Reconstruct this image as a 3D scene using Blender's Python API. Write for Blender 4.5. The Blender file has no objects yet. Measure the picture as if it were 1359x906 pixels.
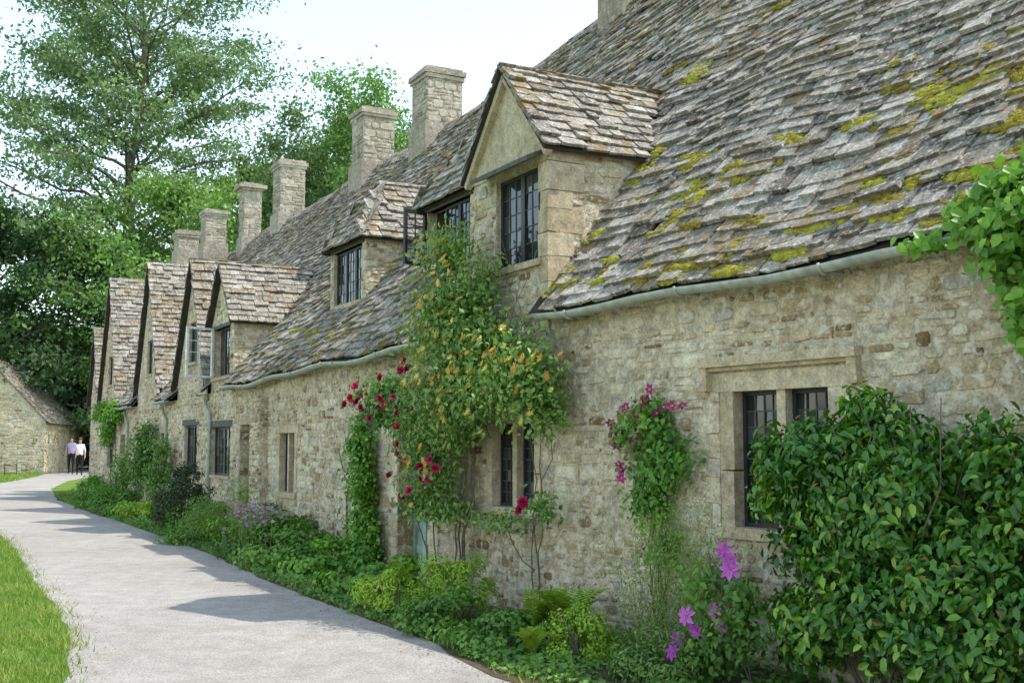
import bpy, math, random
import numpy as np
from mathutils import Vector, Matrix, noise
random.seed(11); rng=np.random.default_rng(11)
sc=bpy.context.scene
sc.view_settings.view_transform='Standard'; sc.view_settings.look='None'; sc.view_settings.exposure=0
U=random.uniform

# ------------------------------------------------------------------ materials
def new_mat(name):
    m=bpy.data.materials.new(name); m.use_nodes=True
    nt=m.node_tree; nt.nodes.clear()
    return m,nt
def noise_n(nt,co,scale,detail=4,rough=.55):
    n=nt.nodes.new('ShaderNodeTexNoise'); n.inputs['Scale'].default_value=scale
    n.inputs['Detail'].default_value=detail; n.inputs['Roughness'].default_value=rough
    nt.links.new(co,n.inputs['Vector']); return n.outputs['Fac']
def ramp(nt,fac,stops):
    r=nt.nodes.new('ShaderNodeValToRGB'); e=r.color_ramp.elements
    while len(e)<len(stops): e.new(.5)
    for i,(p,c) in enumerate(stops):
        e[i].position=p; e[i].color=(c[0],c[1],c[2],1) if len(c)==3 else c
    nt.links.new(fac,r.inputs['Fac']); return r.outputs['Color']
def mixc(nt,fac,a,b,bt='MIX'):
    m=nt.nodes.new('ShaderNodeMix'); m.data_type='RGBA'; m.blend_type=bt
    for s,v in ((m.inputs[0],fac),(m.inputs[6],a),(m.inputs[7],b)):
        if isinstance(v,(int,float)): s.default_value=v
        elif isinstance(v,tuple): s.default_value=(v[0],v[1],v[2],1)
        else: nt.links.new(v,s)
    return m.outputs[2]
def g(v): return (v,v,v)
def finish(nt,col,rough=.9,bumps=(),spec=.3,transl=None,coat=0):
    p=nt.nodes.new('ShaderNodeBsdfPrincipled'); o=nt.nodes.new('ShaderNodeOutputMaterial')
    if isinstance(col,tuple): p.inputs['Base Color'].default_value=(*col,1)
    else: nt.links.new(col,p.inputs['Base Color'])
    p.inputs['Roughness'].default_value=rough; p.inputs['Specular IOR Level'].default_value=spec
    last=None
    for h,st,di in bumps:
        b=nt.nodes.new('ShaderNodeBump'); b.inputs['Strength'].default_value=st; b.inputs['Distance'].default_value=di
        nt.links.new(h,b.inputs['Height'])
        if last: nt.links.new(last,b.inputs['Normal'])
        last=b.outputs['Normal']
    if last: nt.links.new(last,p.inputs['Normal'])
    out=p.outputs[0]
    if transl:
        t=nt.nodes.new('ShaderNodeBsdfTranslucent'); mx=nt.nodes.new('ShaderNodeMixShader')
        if isinstance(col,tuple): t.inputs['Color'].default_value=(*col,1)
        else:
            tc=mixc(nt,1.0,col,(1.0,1.15,.5),'MULTIPLY'); nt.links.new(tc,t.inputs['Color'])
        mx.inputs[0].default_value=transl
        nt.links.new(out,mx.inputs[1]); nt.links.new(t.outputs[0],mx.inputs[2]); out=mx.outputs[0]
    nt.links.new(out,o.inputs['Surface'])
def co(nt):
    return nt.nodes.new('ShaderNodeTexCoord').outputs['Object']
def attr(nt):
    a=nt.nodes.new('ShaderNodeAttribute'); a.attribute_name='var'; return a.outputs['Fac']

def stone_mat(name,stops,lich=(.52,.5,.42),lf=.55,bump=1.0,dirt=.0):
    m,nt=new_mat(name); c=co(nt); v=attr(nt)
    base=ramp(nt,v,stops)
    n1=noise_n(nt,c,9,6,.65); n2=noise_n(nt,c,45,4,.6); n3=noise_n(nt,c,1.1,4)
    base=mixc(nt,1.0,base,ramp(nt,n1,[(.3,g(.64)),(.7,g(1.25))]),'MULTIPLY')
    base=mixc(nt,1.0,base,ramp(nt,n2,[(.3,g(.66)),(.7,g(1.22))]),'MULTIPLY')
    base=mixc(nt,1.0,base,ramp(nt,n3,[(.35,(.84,.79,.72)),(.65,(1.12,1.1,1.06))]),'MULTIPLY')
    n4=noise_n(nt,c,13,5,.6)
    base=mixc(nt,ramp(nt,n4,[(lf,g(0)),(lf+.10,g(.7))]),base,lich)
    if dirt:
        n5=noise_n(nt,c,2.7,7,.7)
        base=mixc(nt,ramp(nt,n5,[(.55,g(0)),(.68,g(dirt))]),base,(.22,.17,.105))
    finish(nt,base,.95,[(n1,.7*bump,.035),(n2,.6*bump,.014)],spec=.15)
    return m
M_stone=stone_mat('cotswold_rubble_stone',[(0,(.24,.165,.085)),(.25,(.46,.365,.225)),(.55,(.60,.515,.37)),(.85,(.70,.63,.49)),(1,(.46,.43,.37))],(.72,.665,.54),.53,1,.42)
M_mortar=stone_mat('lime_mortar',[(0,(.52,.45,.33)),(1,(.62,.55,.42))],(.72,.67,.55),.52,1.4,.35)
M_dressed=stone_mat('dressed_stone',[(0,(.46,.38,.25)),(1,(.60,.52,.385))],(.42,.39,.32),.57,.6,.25)
M_plaster=stone_mat('ochre_render',[(0,(.49,.43,.305)),(1,(.54,.48,.345))],(.42,.39,.31),.58,.4,.25)
M_chim=stone_mat('chimney_stone',[(0,(.27,.24,.195)),(.5,(.42,.385,.325)),(1,(.52,.485,.415))],(.56,.54,.48),.56,1,.3)

def tile_mat():
    m,nt=new_mat('stone_slate_tiles'); c=co(nt); v=attr(nt)
    base=ramp(nt,v,[(0,(.13,.112,.092)),(.3,(.235,.208,.175)),(.6,(.325,.297,.255)),(.85,(.45,.42,.37)),(1,(.30,.24,.17))])
    n1=noise_n(nt,c,7,6,.65); n2=noise_n(nt,c,38,5,.65); n3=noise_n(nt,c,.9,4); n5=noise_n(nt,c,20,6,.7)
    base=mixc(nt,1.0,base,ramp(nt,n1,[(.3,g(.5)),(.7,g(1.3))]),'MULTIPLY')
    base=mixc(nt,1.0,base,ramp(nt,n2,[(.35,g(.5)),(.65,g(1.25))]),'MULTIPLY')
    base=mixc(nt,ramp(nt,n5,[(.54,g(0)),(.62,g(.75))]),base,(.57,.545,.49))
    mm=nt.nodes.new('ShaderNodeMath'); mm.operation='MULTIPLY'
    nt.links.new(ramp(nt,n3,[(.43,g(0)),(.58,g(1))]),mm.inputs[0]); nt.links.new(ramp(nt,noise_n(nt,c,5.5,6,.7),[(.49,g(0)),(.57,g(.8))]),mm.inputs[1])
    base=mixc(nt,mm.outputs[0],base,(.21,.14,.05))
    finish(nt,base,.95,[(n1,.7,.03),(n2,.7,.014)],spec=.15); return m
M_tile=tile_mat()

def simple(name,col,rough=.6,spec=.4,nz=None,metal=0):
    m,nt=new_mat(name)
    if nz:
        c=co(nt); n=noise_n(nt,c,nz,4); cc=mixc(nt,1.0,col,ramp(nt,n,[(.3,g(.7)),(.7,g(1.2))]),'MULTIPLY')
        finish(nt,cc,rough,[(n,.15,.01)],spec)
    else: finish(nt,col,rough,(),spec)
    return m
def glass():
    m,nt=new_mat('leaded_glass'); v=attr(nt)
    c=ramp(nt,v,[(0,(.012,.014,.014)),(.7,(.035,.04,.038)),(1,(.13,.14,.12))])
    finish(nt,c,.06,(),.6); return m
M_glass=glass()
def clear():
    m,nt=new_mat('clear_glass'); a=nt.nodes.new('ShaderNodeBsdfTransparent'); b=nt.nodes.new('ShaderNodeBsdfGlossy'); b.inputs['Roughness'].default_value=.05
    x=nt.nodes.new('ShaderNodeMixShader'); x.inputs[0].default_value=.2; o=nt.nodes.new('ShaderNodeOutputMaterial')
    nt.links.new(a.outputs[0],x.inputs[1]); nt.links.new(b.outputs[0],x.inputs[2]); nt.links.new(x.outputs[0],o.inputs[0]); return m
M_clear=clear()
M_lead=simple('lead_cames',(.07,.075,.08),.6,.3,30)
M_iron=simple('dark_casement_frame',(.025,.027,.03),.5,.4,20)
M_timber=simple('weathered_timber',(.11,.105,.095),.8,.2,12)
M_green=simple('sage_green_paint',(.29,.39,.32),.5,.4,8)
M_white=simple('white_paint',(.8,.8,.78),.5,.4,10)
M_gutter=simple('grey_green_gutter_paint',(.36,.38,.31),.5,.4,9)
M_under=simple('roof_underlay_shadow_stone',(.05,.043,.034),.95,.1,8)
M_bark=simple('bark',(.15,.13,.10),.9,.1,14)
M_soil=simple('soil',(.095,.075,.047),.95,.1,10)

def leaf_mat(name,a,b,c3=None,rough=.45,tr=.3,spec=.4):
    m,nt=new_mat(name); v=attr(nt)
    st=[(0,a),(.6,b)]+([(1,c3)] if c3 else [(1,b)])
    col=ramp(nt,v,st)
    finish(nt,col,rough,(),spec,transl=tr); return m
L_dark=leaf_mat('glossy_dark_leaf',(.035,.115,.015),(.085,.24,.025),(.28,.46,.05),.30,.27,.5)
L_mid=leaf_mat('mid_green_leaf',(.055,.14,.022),(.125,.27,.038),(.25,.41,.065))
L_ivy=leaf_mat('ivy_leaf',(.06,.165,.022),(.145,.33,.035),(.26,.46,.06))
L_lime=leaf_mat('lime_leaf',(.18,.31,.03),(.34,.52,.05),(.54,.66,.09))
L_deep=leaf_mat('deep_bush_leaf',(.022,.052,.018),(.048,.095,.03),(.12,.09,.04))
L_grey=leaf_mat('honeysuckle_leaf',(.08,.17,.035),(.19,.33,.07),(.39,.48,.10))
L_ash=leaf_mat('ash_leaf',(.095,.165,.08),(.19,.29,.135),(.31,.41,.19),.5,.38)
L_fresh=leaf_mat('fresh_tree_leaf',(.10,.21,.06),(.205,.35,.10),(.34,.49,.15),.5,.38)
L_wood=leaf_mat('woodland_leaf',(.022,.06,.022),(.058,.13,.04),(.15,.24,.07),.5,.3)
L_grass=leaf_mat('grass_blade',(.10,.19,.025),(.20,.33,.04),(.40,.42,.13),.5,.35)
F_red=leaf_mat('crimson_petal',(.24,.006,.03),(.46,.012,.075),(.62,.05,.16),.6,.2)
F_mag=leaf_mat('magenta_petal',(.22,.012,.10),(.35,.02,.17),(.45,.04,.24),.6,.2)
F_pur=leaf_mat('violet_petal',(.36,.06,.38),(.52,.10,.52),(.66,.2,.62),.6,.2)
F_yel=leaf_mat('honeysuckle_petal',(.76,.38,.09),(.88,.64,.16),(.92,.82,.38),.6,.25)
F_lil=leaf_mat('lilac_petal',(.28,.14,.27),(.42,.22,.38),(.55,.34,.5),.6,.25)
def mossm():
    m,nt=new_mat('roof_moss'); c=co(nt); v=attr(nt)
    b=ramp(nt,v,[(0,(.17,.11,.03)),(.5,(.26,.215,.03)),(1,(.40,.38,.05))])
    n=noise_n(nt,c,60,4); b=mixc(nt,1.0,b,ramp(nt,n,[(.3,g(.6)),(.7,g(1.3))]),'MULTIPLY')
    finish(nt,b,1,[(n,.9,.02)],.1); return m
M_moss=mossm()

# ------------------------------------------------------------------ mesh helpers
def empty(name):
    e=bpy.data.objects.new(name,None); sc.collection.objects.link(e); return e
def link(name,me,parent=None):
    o=bpy.data.objects.new(name,me); sc.collection.objects.link(o)
    if parent: o.parent=parent
    return o
class MB:
    def __init__(s): s.v=[];s.f=[];s.c=[];s.m=[]
    def add(s,vs,fs,c=.5,m=0):
        k=len(s.v); s.v.extend([tuple(p) for p in vs]); s.c.extend([c]*len(vs))
        for f in fs: s.f.append([i+k for i in f]); s.m.append(m)
    def box(s,O,X,Y,Z,x0,x1,y0,y1,z0,z1,c=.5,m=0,j=0):
        vs=[]
        for x,y,z in ((x0,y0,z0),(x1,y0,z0),(x1,y1,z0),(x0,y1,z0),(x0,y0,z1),(x1,y0,z1),(x1,y1,z1),(x0,y1,z1)):
            vs.append(O+X*(x+U(-j,j))+Y*(y+U(-j,j))+Z*(z+U(-j,j)))
        s.add(vs,[(0,3,2,1),(4,5,6,7),(0,1,5,4),(1,2,6,5),(2,3,7,6),(3,0,4,7)],c,m)
    def tube(s,pts,rad,n=8,c=.5,m=0,cap=True):
        k=len(s.v)
        for i,p in enumerate(pts):
            p=Vector(p); a=Vector(pts[max(i-1,0)]); b=Vector(pts[min(i+1,len(pts)-1)])
            t=(b-a).normalized() if (b-a).length>1e-6 else Vector((0,0,1))
            x=t.cross(Vector((.31,.17,.93))).normalized(); y=t.cross(x)
            r=rad[i] if hasattr(rad,'__len__') else rad
            for q in range(n):
                an=2*math.pi*q/n; s.v.append(tuple(p+x*r*math.cos(an)+y*r*math.sin(an))); s.c.append(c)
        for i in range(len(pts)-1):
            for q in range(n):
                s.f.append([k+i*n+q,k+i*n+(q+1)%n,k+(i+1)*n+(q+1)%n,k+(i+1)*n+q]); s.m.append(m)
        if cap:
            s.f.append([k+q for q in range(n)]); s.m.append(m)
            s.f.append([k+(len(pts)-1)*n+q for q in range(n)]); s.m.append(m)
    def build(s,name,mats,parent=None,smooth=False):
        if not s.v: return None
        me=bpy.data.meshes.new(name); me.from_pydata(s.v,[],s.f)
        for m in mats: me.materials.append(m)
        me.polygons.foreach_set('material_index',s.m)
        if smooth: me.polygons.foreach_set('use_smooth',[True]*len(s.f))
        a=me.attributes.new('var','FLOAT','POINT'); a.data.foreach_set('value',s.c)
        me.update(); return link(name,me,parent)

def np_mesh(name,V,F,var,mat,parent=None):
    me=bpy.data.meshes.new(name); n=len(V); m,k=F.shape
    me.vertices.add(n); me.vertices.foreach_set('co',V.astype(np.float32).ravel())
    me.loops.add(m*k); me.loops.foreach_set('vertex_index',F.astype(np.int32).ravel())
    me.polygons.add(m); me.polygons.foreach_set('loop_start',np.arange(0,m*k,k,dtype=np.int32))
    me.update(calc_edges=True)
    a=me.attributes.new('var','FLOAT','POINT'); a.data.foreach_set('value',var.astype(np.float32))
    me.materials.append(mat); me.validate(); return link(name,me,parent)
def nrm(a): return a/np.maximum(np.linalg.norm(a,axis=1,keepdims=True),1e-9)
T6=(np.array([[0,0,0],[-.5,.3,.12],[-.4,.68,.1],[0,1,-.1],[.4,.68,.1],[.5,.3,.12]]),np.array([[0,3,2,1],[0,5,4,3]]))
T4=(np.array([[0,0,0],[-.5,.5,.14],[0,1,0],[.5,.5,.14]]),np.array([[0,2,1],[0,3,2]]))
TG=(np.array([[-.5,0,0],[.5,0,0],[0,1,.25]]),np.array([[0,1,2]]))
def leaves(name,P,N,size,var,mat,parent=None,T=T4,asp=.6,D=None,droop=.4):
    P=np.asarray(P,float); n=len(P)
    if n==0: return
    size=np.broadcast_to(np.asarray(size,float),(n,))[:,None]
    N=nrm(np.asarray(N,float)+rng.normal(0,.0001,(n,3)))
    if D is None:
        D=nrm(np.cross(N,rng.normal(size=(n,3)))); D=nrm(D+np.array([0,0,-droop]))
    X=nrm(np.cross(D,N)); N=np.cross(X,D)
    t,f=T; k=len(t)
    V=(P[:,None,:]+size[:,:,None]*(t[None,:,0:1]*asp*X[:,None,:]+t[None,:,1:2]*D[:,None,:]+t[None,:,2:3]*N[:,None,:])).reshape(-1,3)
    F=(np.arange(n)[:,None,None]*k+f[None]).reshape(-1,f.shape[1])
    var=np.clip(np.broadcast_to(var,(n,)),0,1)
    return np_mesh(name,V,F,np.repeat(var,k),mat,parent)

def blob_pts(c,r,n,K=14,sub=.42,fill=.25,seedv=None):
    c=np.array(c,float); r=np.array(r,float)
    d=nrm(rng.normal(size=(K,3))); rr=rng.uniform(.45,.85,(K,1))
    cc=d*rr; cr=rng.uniform(.6,1.15,K)*sub; cv=rng.normal(0,.16,K)
    i=rng.integers(0,K,n); dd=nrm(rng.normal(size=(n,3)))
    q=1-np.abs(rng.normal(0,.22,(n,1))); 
    m=rng.random(n)<fill; q[m]*=rng.random((m.sum(),1))
    p=cc[i]+dd*cr[i][:,None]*q
    N=nrm(dd*.8+cc[i]*.8+np.array([0,0,.45])+rng.normal(0,.4,(n,3)))
    return c+p*r,N,cv[i]

# ------------------------------------------------------------------ row geometry frame
P1=Vector((.31,11.41,0)); d1=Vector((-.5595,.829,0)).normalized(); d2=Vector((-.473,.881,0)).normalized()
b1=Vector((d1.y,-d1.x,0)); b2=Vector((d2.y,-d2.x,0)); Z=Vector((0,0,1))
S0,S1=-12.0,31.3
def zE(S): return float(np.interp(S,[-14,0,2.85,16.7,27,40],[3.05,3.05,2.97,2.76,2.78,2.78]))
def P2(S): return P1+(d1 if S<0 else d2)*S
def perp(S):
    t=min(max((S+1)/2,0),1); return (b1*(1-t)+b2*t).normalized()
def W(S,off,z):
    p=P2(S)+perp(S)*off; return Vector((p.x,p.y,z))
OV,RB,RZ=-.17,4.2,8.4
def rzz_(S): return float(np.interp(S,[-12,4.5,9],[8.85,8.8,8.4]))
def rz(S,off):
    z0=zE(S)+.02; t=(off-OV)/(RB-OV)
    return z0+t*(rzz_(S)-z0)-.14*math.sin(math.pi*min(max(t,0),1))+.05*math.sin(S*.8+1)*t+.025*math.sin(S*2.3)+.02*math.sin(S*1.1+t*9)
def surf(S,t):
    off=OV+t*(RB-OV); return W(S,off,rz(S,off))
def gz(y): return float(np.interp(y,[30,57],[0,.17]))

cot=[empty('stone_cottage'),empty('stone_cottage.001'),empty('stone_cottage.002')]
def ci(S): return 0 if S<5.6 else (1 if S<14.05 else 2)
MBS={}
def mb(c,part):
    return MBS.setdefault((c,part),MB())

DORM=[dict(c=.72,hw=.85,f=-.0,ze=4.72,za=5.82,hip=False,kind='big'),
      dict(c=3.95,hw=.82,f=.78,ze=5.05,za=6.35,hip=True,kind='hip'),
      dict(c=7.85,hw=.85,f=.75,ze=5.02,za=6.15,hip=True,kind='hip'),
      dict(c=13.15,hw=.9,f=0,ze=4.12,za=5.42,hip=False,kind='mid'),
      dict(c=15.75,hw=1.5,f=-.02,ze=2.95,za=5.85,hip=False,kind='gable'),
      dict(c=20.8,hw=1.6,f=-.02,ze=2.95,za=6.5,hip=False,kind='gable'),
      dict(c=27.2,hw=1.7,f=-.02,ze=2.95,za=6.9,hip=False,kind='gable'),
      dict(c=30.2,hw=1.0,f=-.02,ze=3.0,za=5.6,hip=False,kind='gable')]
for d in DORM:
    d['sl']=(d['za']-d['ze'])/(d['hw']+.13)
def dz(d,S,off):
    z=d['za']-abs(S-d['c'])*d['sl']
    if d['hip']: z=min(z,d['ze']+(off-d['f']+.12)*1.6)
    return z
def in_dorm(S,off,z,pad=.02):
    for d in DORM:
        fr=d['f']-.3 if d['f']<.3 else d['f']+.05
        if abs(S-d['c'])<d['hw']+pad and off>fr and z<dz(d,S,off)-.02: return True
    return False

def tile(m,pf,u0,u1,v0,v1,th,c):
    j=lambda a:U(-a,a); w_=u1-u0; ua=u0+w_*U(.12,.35); ub=u0+w_*U(.6,.88)
    h=U(-.005,.014); s_=(v1-v0); k=s_*.03; a0=U(-.2,1)*k*1.4; a3=U(-.2,1)*k*1.4; a1,a2=j(k),j(k); tl=j(.006)
    vs=[]
    for q,(hl,hh) in enumerate(((2.3*th+h,.5*th),(1.0*th+h,-.6*th))):
        vs+=[pf(u0+w_*.01,v0+a0,hl-tl),pf(ua,v0+a1,hl),pf(ub,v0+a2,hl),pf(u1-w_*.01,v0+a3,hl+tl),pf(u1,v1,hh),pf(u0,v1,hh)]
    m.add(vs,[(0,1,2,3,4,5),(0,6,7,1),(1,7,8,2),(2,8,9,3),(3,9,10,4),(5,11,6,0)],c)

def tcol(): return min(max(random.gauss(.5,.27),0),1)
def pf_main(u,v,h):
    p=surf(u,v); b=perp(u); n=(-b*.788+Z*.616); return p+n*h
L=6.95; s=-.0
while s<L-.03:
    f=s/L; e=(.155-.05*f)*U(.85,1.15); S=S0+U(-.3,0)
    wob=U(0,9)
    while S<S1:
        w=(U(.12,.30) if random.random()<.7 else U(.28,.46))*(1-.3*f); t0=s/L; off=OV+t0*(RB-OV)
        so=.016*math.sin(S*1.3+wob)+.010*math.sin(S*3.1+wob)
        Sm=S+w/2
        if not in_dorm(Sm,off+.08,rz(Sm,off)+.03,.0):
            if random.random()<.988 or s<.3:
                dn=-U(.01,.05) if random.random()<.09 else U(-.010,.010)
                tile(mb(ci(Sm),'roof_tiles'),pf_main,S+.003,S+w-.003,(s+so+dn)/L,(s+so+dn+e*2.2)/L,U(.015,.036)*(1 if f<.6 else .85),tcol())
        S+=w
    s+=e
nS=220; nT=40
for i in range(nS):
    a=S0+(S1-S0)*i/nS; b=S0+(S1-S0)*(i+1)/nS
    for k in range(nT):
        t=(k+.5)/nT; off=OV+t*(RB-OV); Sm=(a+b)/2
        if in_dorm(Sm,off,rz(Sm,off),-.12): continue
        q=[surf(a,k/nT)-Z*.02,surf(b,k/nT)-Z*.02,surf(b,(k+1)/nT)-Z*.02,surf(a,(k+1)/nT)-Z*.02]
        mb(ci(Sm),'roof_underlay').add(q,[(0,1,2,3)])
    m=mb(ci(a),'rear_roof')
    m.add([surf(a,1),surf(b,1),W(b,8.6,2.9),W(a,8.6,2.9)],[(0,1,2,3)],.5)
    m=mb(ci(a),'rear_wall')
    m.add([W(a,8.4,0),W(b,8.4,0),W(b,8.4,3.1),W(a,8.4,3.1)],[(0,1,2,3)],.5)
for Se in (S0+.01,S1-.01):
    m=mb(ci(Se),'end_wall'); m.add([W(Se,0,0),W(Se,8.4,0),W(Se,8.4,3),W(Se,4.2,rzz_(Se)-.05),W(Se,0,3)],[(0,1,2,3,4)],.5)
S=S0
while S<S1:
    w=U(.38,.5); m=mb(ci(S),'ridge_stones'); p=surf(S,1); q=surf(S+w-.012,1); b=perp(S); j=U(-.01,.015)
    for sg in (-1,1):
        o=[p+Z*(.07+j),q+Z*(.07+j),q+b*sg*.17+Z*(-.13+j),p+b*sg*.17+Z*(-.13+j)]
        o2=[x-Z*.035 for x in o]
        m.add(o+o2,[(0,1,2,3),(4,7,6,5),(2,6,7,3),(0,3,7,4),(1,5,6,2)],tcol())
    S+=w

def stones(m,O,X,N,Wd,H,mask=None,holes=(),ch=(.055,.135),lw=(.10,.36),prot=(.001,.018),gap=.007,x0=0,z0=0):
    z=z0; 
    while z<H:
        h=U(*ch); x=x0-U(0,.2); ph=U(0,6)
        while x<Wd:
            w=U(*lw)*(.7 if h<.08 else 1)
            if random.random()<.2: w*=.5
            a,b=max(x,x0)+gap,min(x+w,Wd)-gap; zz=.014*math.sin(x*1.3+ph)+U(-.008,.008); c0,c1=z+gap+zz,z+h-gap+zz
            xc,zc=(a+b)/2,(c0+c1)/2; ok=b-a>.03 and random.random()>.03
            parts=[(c0,c1)]
            if h>.10 and random.random()<.45: mid=(c0+c1)/2+U(-.015,.015); parts=[(c0,mid-gap*.7),(mid+gap*.7,c1)]
            for (q0,q1) in parts:
                A,B,C0,C1=a,b,q0,q1; good=ok
                for (hx0,hx1,hz0,hz1) in holes:
                    if A<hx1 and B>hx0 and C0<hz1 and C1>hz0:
                        if xc<hx0: B=hx0-.004
                        elif xc>hx1: A=hx1+.004
                        elif (C0+C1)/2<hz0: C1=hz0-.004
                        elif (C0+C1)/2>hz1: C0=hz1+.004
                        else: good=False
                if not good or B-A<.025 or C1-C0<.018: continue
                if mask and not (mask(A,C0) and mask(B,C1) and mask(A,C1) and mask(B,C0)): continue
                pr=U(*prot); hh=C1-C0; ww=B-A; k=min(hh,ww)*U(.2,.42); js=lambda:U(-.009,.009)
                ring=[(A+k,C0),(B-k,C0),(B,C0+k*.8),(B,C1-k*.8),(B-k,C1),(A+k,C1),(A,C1-k*.8),(A,C0+k*.8)]
                ring=[(p[0]+js(),p[1]+js()) for p in ring]; cx,cz=(A+B)/2,(C0+C1)/2
                vs=[O+X*p[0]+Z*p[1]-N*.004 for p in ring]
                ins=min(.013,hh*.24)
                tl=U(-.006,.006)
                for p in ring:
                    dx,dy=p[0]-cx,p[1]-cz; l=math.hypot(dx,dy)+1e-6
                    vs.append(O+X*(p[0]-dx/l*ins)+Z*(p[1]-dy/l*ins)+N*(pr+tl*(dx/ww)*2))
                vs.append(O+X*cx+Z*cz+N*(pr+U(.001,.008)))
                fs=[(i,(i+1)%8,8+(i+1)%8,8+i) for i in range(8)]+[(8+i,8+(i+1)%8,16) for i in range(8)]
                lowf=.35*noise.noise(Vector((cx*.9,cz*1.3,O.x+O.y)))
                m.add(vs,fs,min(max(random.gauss(.56,.27)+lowf,0),1))
            x+=w
        z+=h

def panel(m,O,X,N,x0,x1,z0,z1f,holes,depth):
    xs=sorted(set([x0,x1]+[h for H in holes for h in H[:2]]+list(np.arange(math.ceil(x0),x1,1.0))))
    for i in range(len(xs)-1):
        a,b=xs[i],xs[i+1]; xm=(a+b)/2; hs=[h for h in holes if h[0]<xm<h[1]]
        cuts=[z0]
        for h in sorted(hs,key=lambda h:h[2]): cuts+=[h[2],h[3]]
        cuts.append(None)
        for k in range(0,len(cuts),2):
            lo,hi=cuts[k],cuts[k+1]
            pts=[O+X*a+Z*lo,O+X*b+Z*lo,O+X*b+Z*(hi if hi is not None else z1f(b)),O+X*a+Z*(hi if hi is not None else z1f(a))]
            m.add(pts,[(0,1,2,3)],.5)
    for (a,b,c,d) in holes:
        I=-N*depth
        q=[O+X*a+Z*c,O+X*b+Z*c,O+X*b+Z*d,O+X*a+Z*d]; r=[p+I for p in q]
        m.add(q+r,[(0,1,5,4),(1,2,6,5),(2,3,7,6),(3,0,4,7)],.5)

def leaded(O,X,N,x0,x1,z0,z1,c,dep,nx=4,nz=6,frame=.035,mat_key='window_glass',fkey='casement_frame',light=.5,lkey='lead_cames',lw_=.005):
    g_=mb(c,mat_key); l=mb(c,lkey); f=mb(c,fkey)
    O2=O-N*dep
    for (a,b,p,q) in ((x0,x0+frame,z0,z1),(x1-frame,x1,z0,z1),(x0+frame,x1-frame,z0,z0+frame),(x0+frame,x1-frame,z1-frame,z1)):
        f.box(O2,X,N,Z,a,b,-.02,.022,p,q)
    a,b,p,q=x0+frame,x1-frame,z0+frame,z1-frame
    for i in range(nx):
        for k in range(nz):
            xa,xb=a+(b-a)*i/nx,a+(b-a)*(i+1)/nx; za,zb=p+(q-p)*k/nz,p+(q-p)*(k+1)/nz
            j=[U(-.0035,.0035) for _ in range(3)]; j.append(j[0]+j[2]-j[1])
            g_.add([O2+X*xa+Z*za+N*j[0],O2+X*xb+Z*za+N*j[1],O2+X*xb+Z*zb+N*j[2],O2+X*xa+Z*zb+N*j[3]],[(0,1,2,3)],min(1,random.random()**2*light*2))
    for i in range(1,nx):
        xm=a+(b-a)*i/nx; l.box(O2,X,N,Z,xm-lw_,xm+lw_,-.004,.009,p,q)
    for k in range(1,nz):
        zm=p+(q-p)*k/nz; l.box(O2,X,N,Z,a,b,-.0045,.0075,zm-lw_,zm+lw_)

def stone_window(O,X,N,c,a,b,z0,z1,lights=2,sur=.13,dep=.12,nx=3,nz=6,hood=False,fr=.03):
    m=mb(c,'window_surround'); y0,y1=-.2,.012
    zm=z0+.06+(z1-sur-z0-.06)*U(.4,.6)
    for xa,xb in ((a,a+sur),(b-sur,b)):
        m.box(O,X,N,Z,xa,xb,y0,y1,z0+.06,zm-.003,U(.2,.8),0,.004); m.box(O,X,N,Z,xa,xb,y0,y1-.002,zm+.003,z1-sur-.003,U(.2,.8),0,.004)
    m.box(O,X,N,Z,a-.08,b+.08,y0,y1+.006,z1-sur,z1,U(.2,.8),0,.004)
    m.box(O,X,N,Z,a-.03,b+.03,y0,y1+.035,z0-.03,z0+.06,U(.2,.8),0,.004)
    w=(b-a-2*sur); mw=.09; lw_=(w-mw*(lights-1))/lights
    for i in range(lights):
        xa=a+sur+i*(lw_+mw)
        leaded(O,X,N,xa,xa+lw_,z0+.06,z1-sur,c,dep,nx,nz,fr)
        if i<lights-1: m.box(O,X,N,Z,xa+lw_,xa+lw_+mw,y0+.04,y1-.03,z0+.06,z1-sur,.5,0,.002)
    if hood:
        h=mb(c,'hood_mould'); 
        h.box(O,X,N,Z,a-.17,b+.17,0,.10,z1+.05,z1+.13,.3,0,.006)
        h.box(O,X,N,Z,a-.15,b+.15,0,.06,z1+.02,z1+.05,.2,0,.004)
        h.box(O,X,N,Z,a-.17,a-.08,0,.085,z1-.14,z1+.05,.3,0,.006); h.box(O,X,N,Z,b+.08,b+.17,0,.085,z1-.14,z1+.05,.3,0,.006)
        for zz in (z0+.2,z1-.35): mb(c,'casement_frame').box(O-N*dep,X,N,Z,b-sur-.05,b-sur+.02,.02,.05,zz,zz+.06)

def quoins(m,O,X,N,x,z0,z1,sg,w=(.14,.3)):
    z=z0
    while z<z1-.05:
        h=min(U(.12,.26),z1-z); ww=U(*w); a,b=(x,x+ww) if sg>0 else (x-ww,x)
        m.box(O,X,N,Z,a+.003,b,-.05,U(.012,.026),z+.004,z+h-.004,U(0.3,1),0,.005); z+=h

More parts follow.
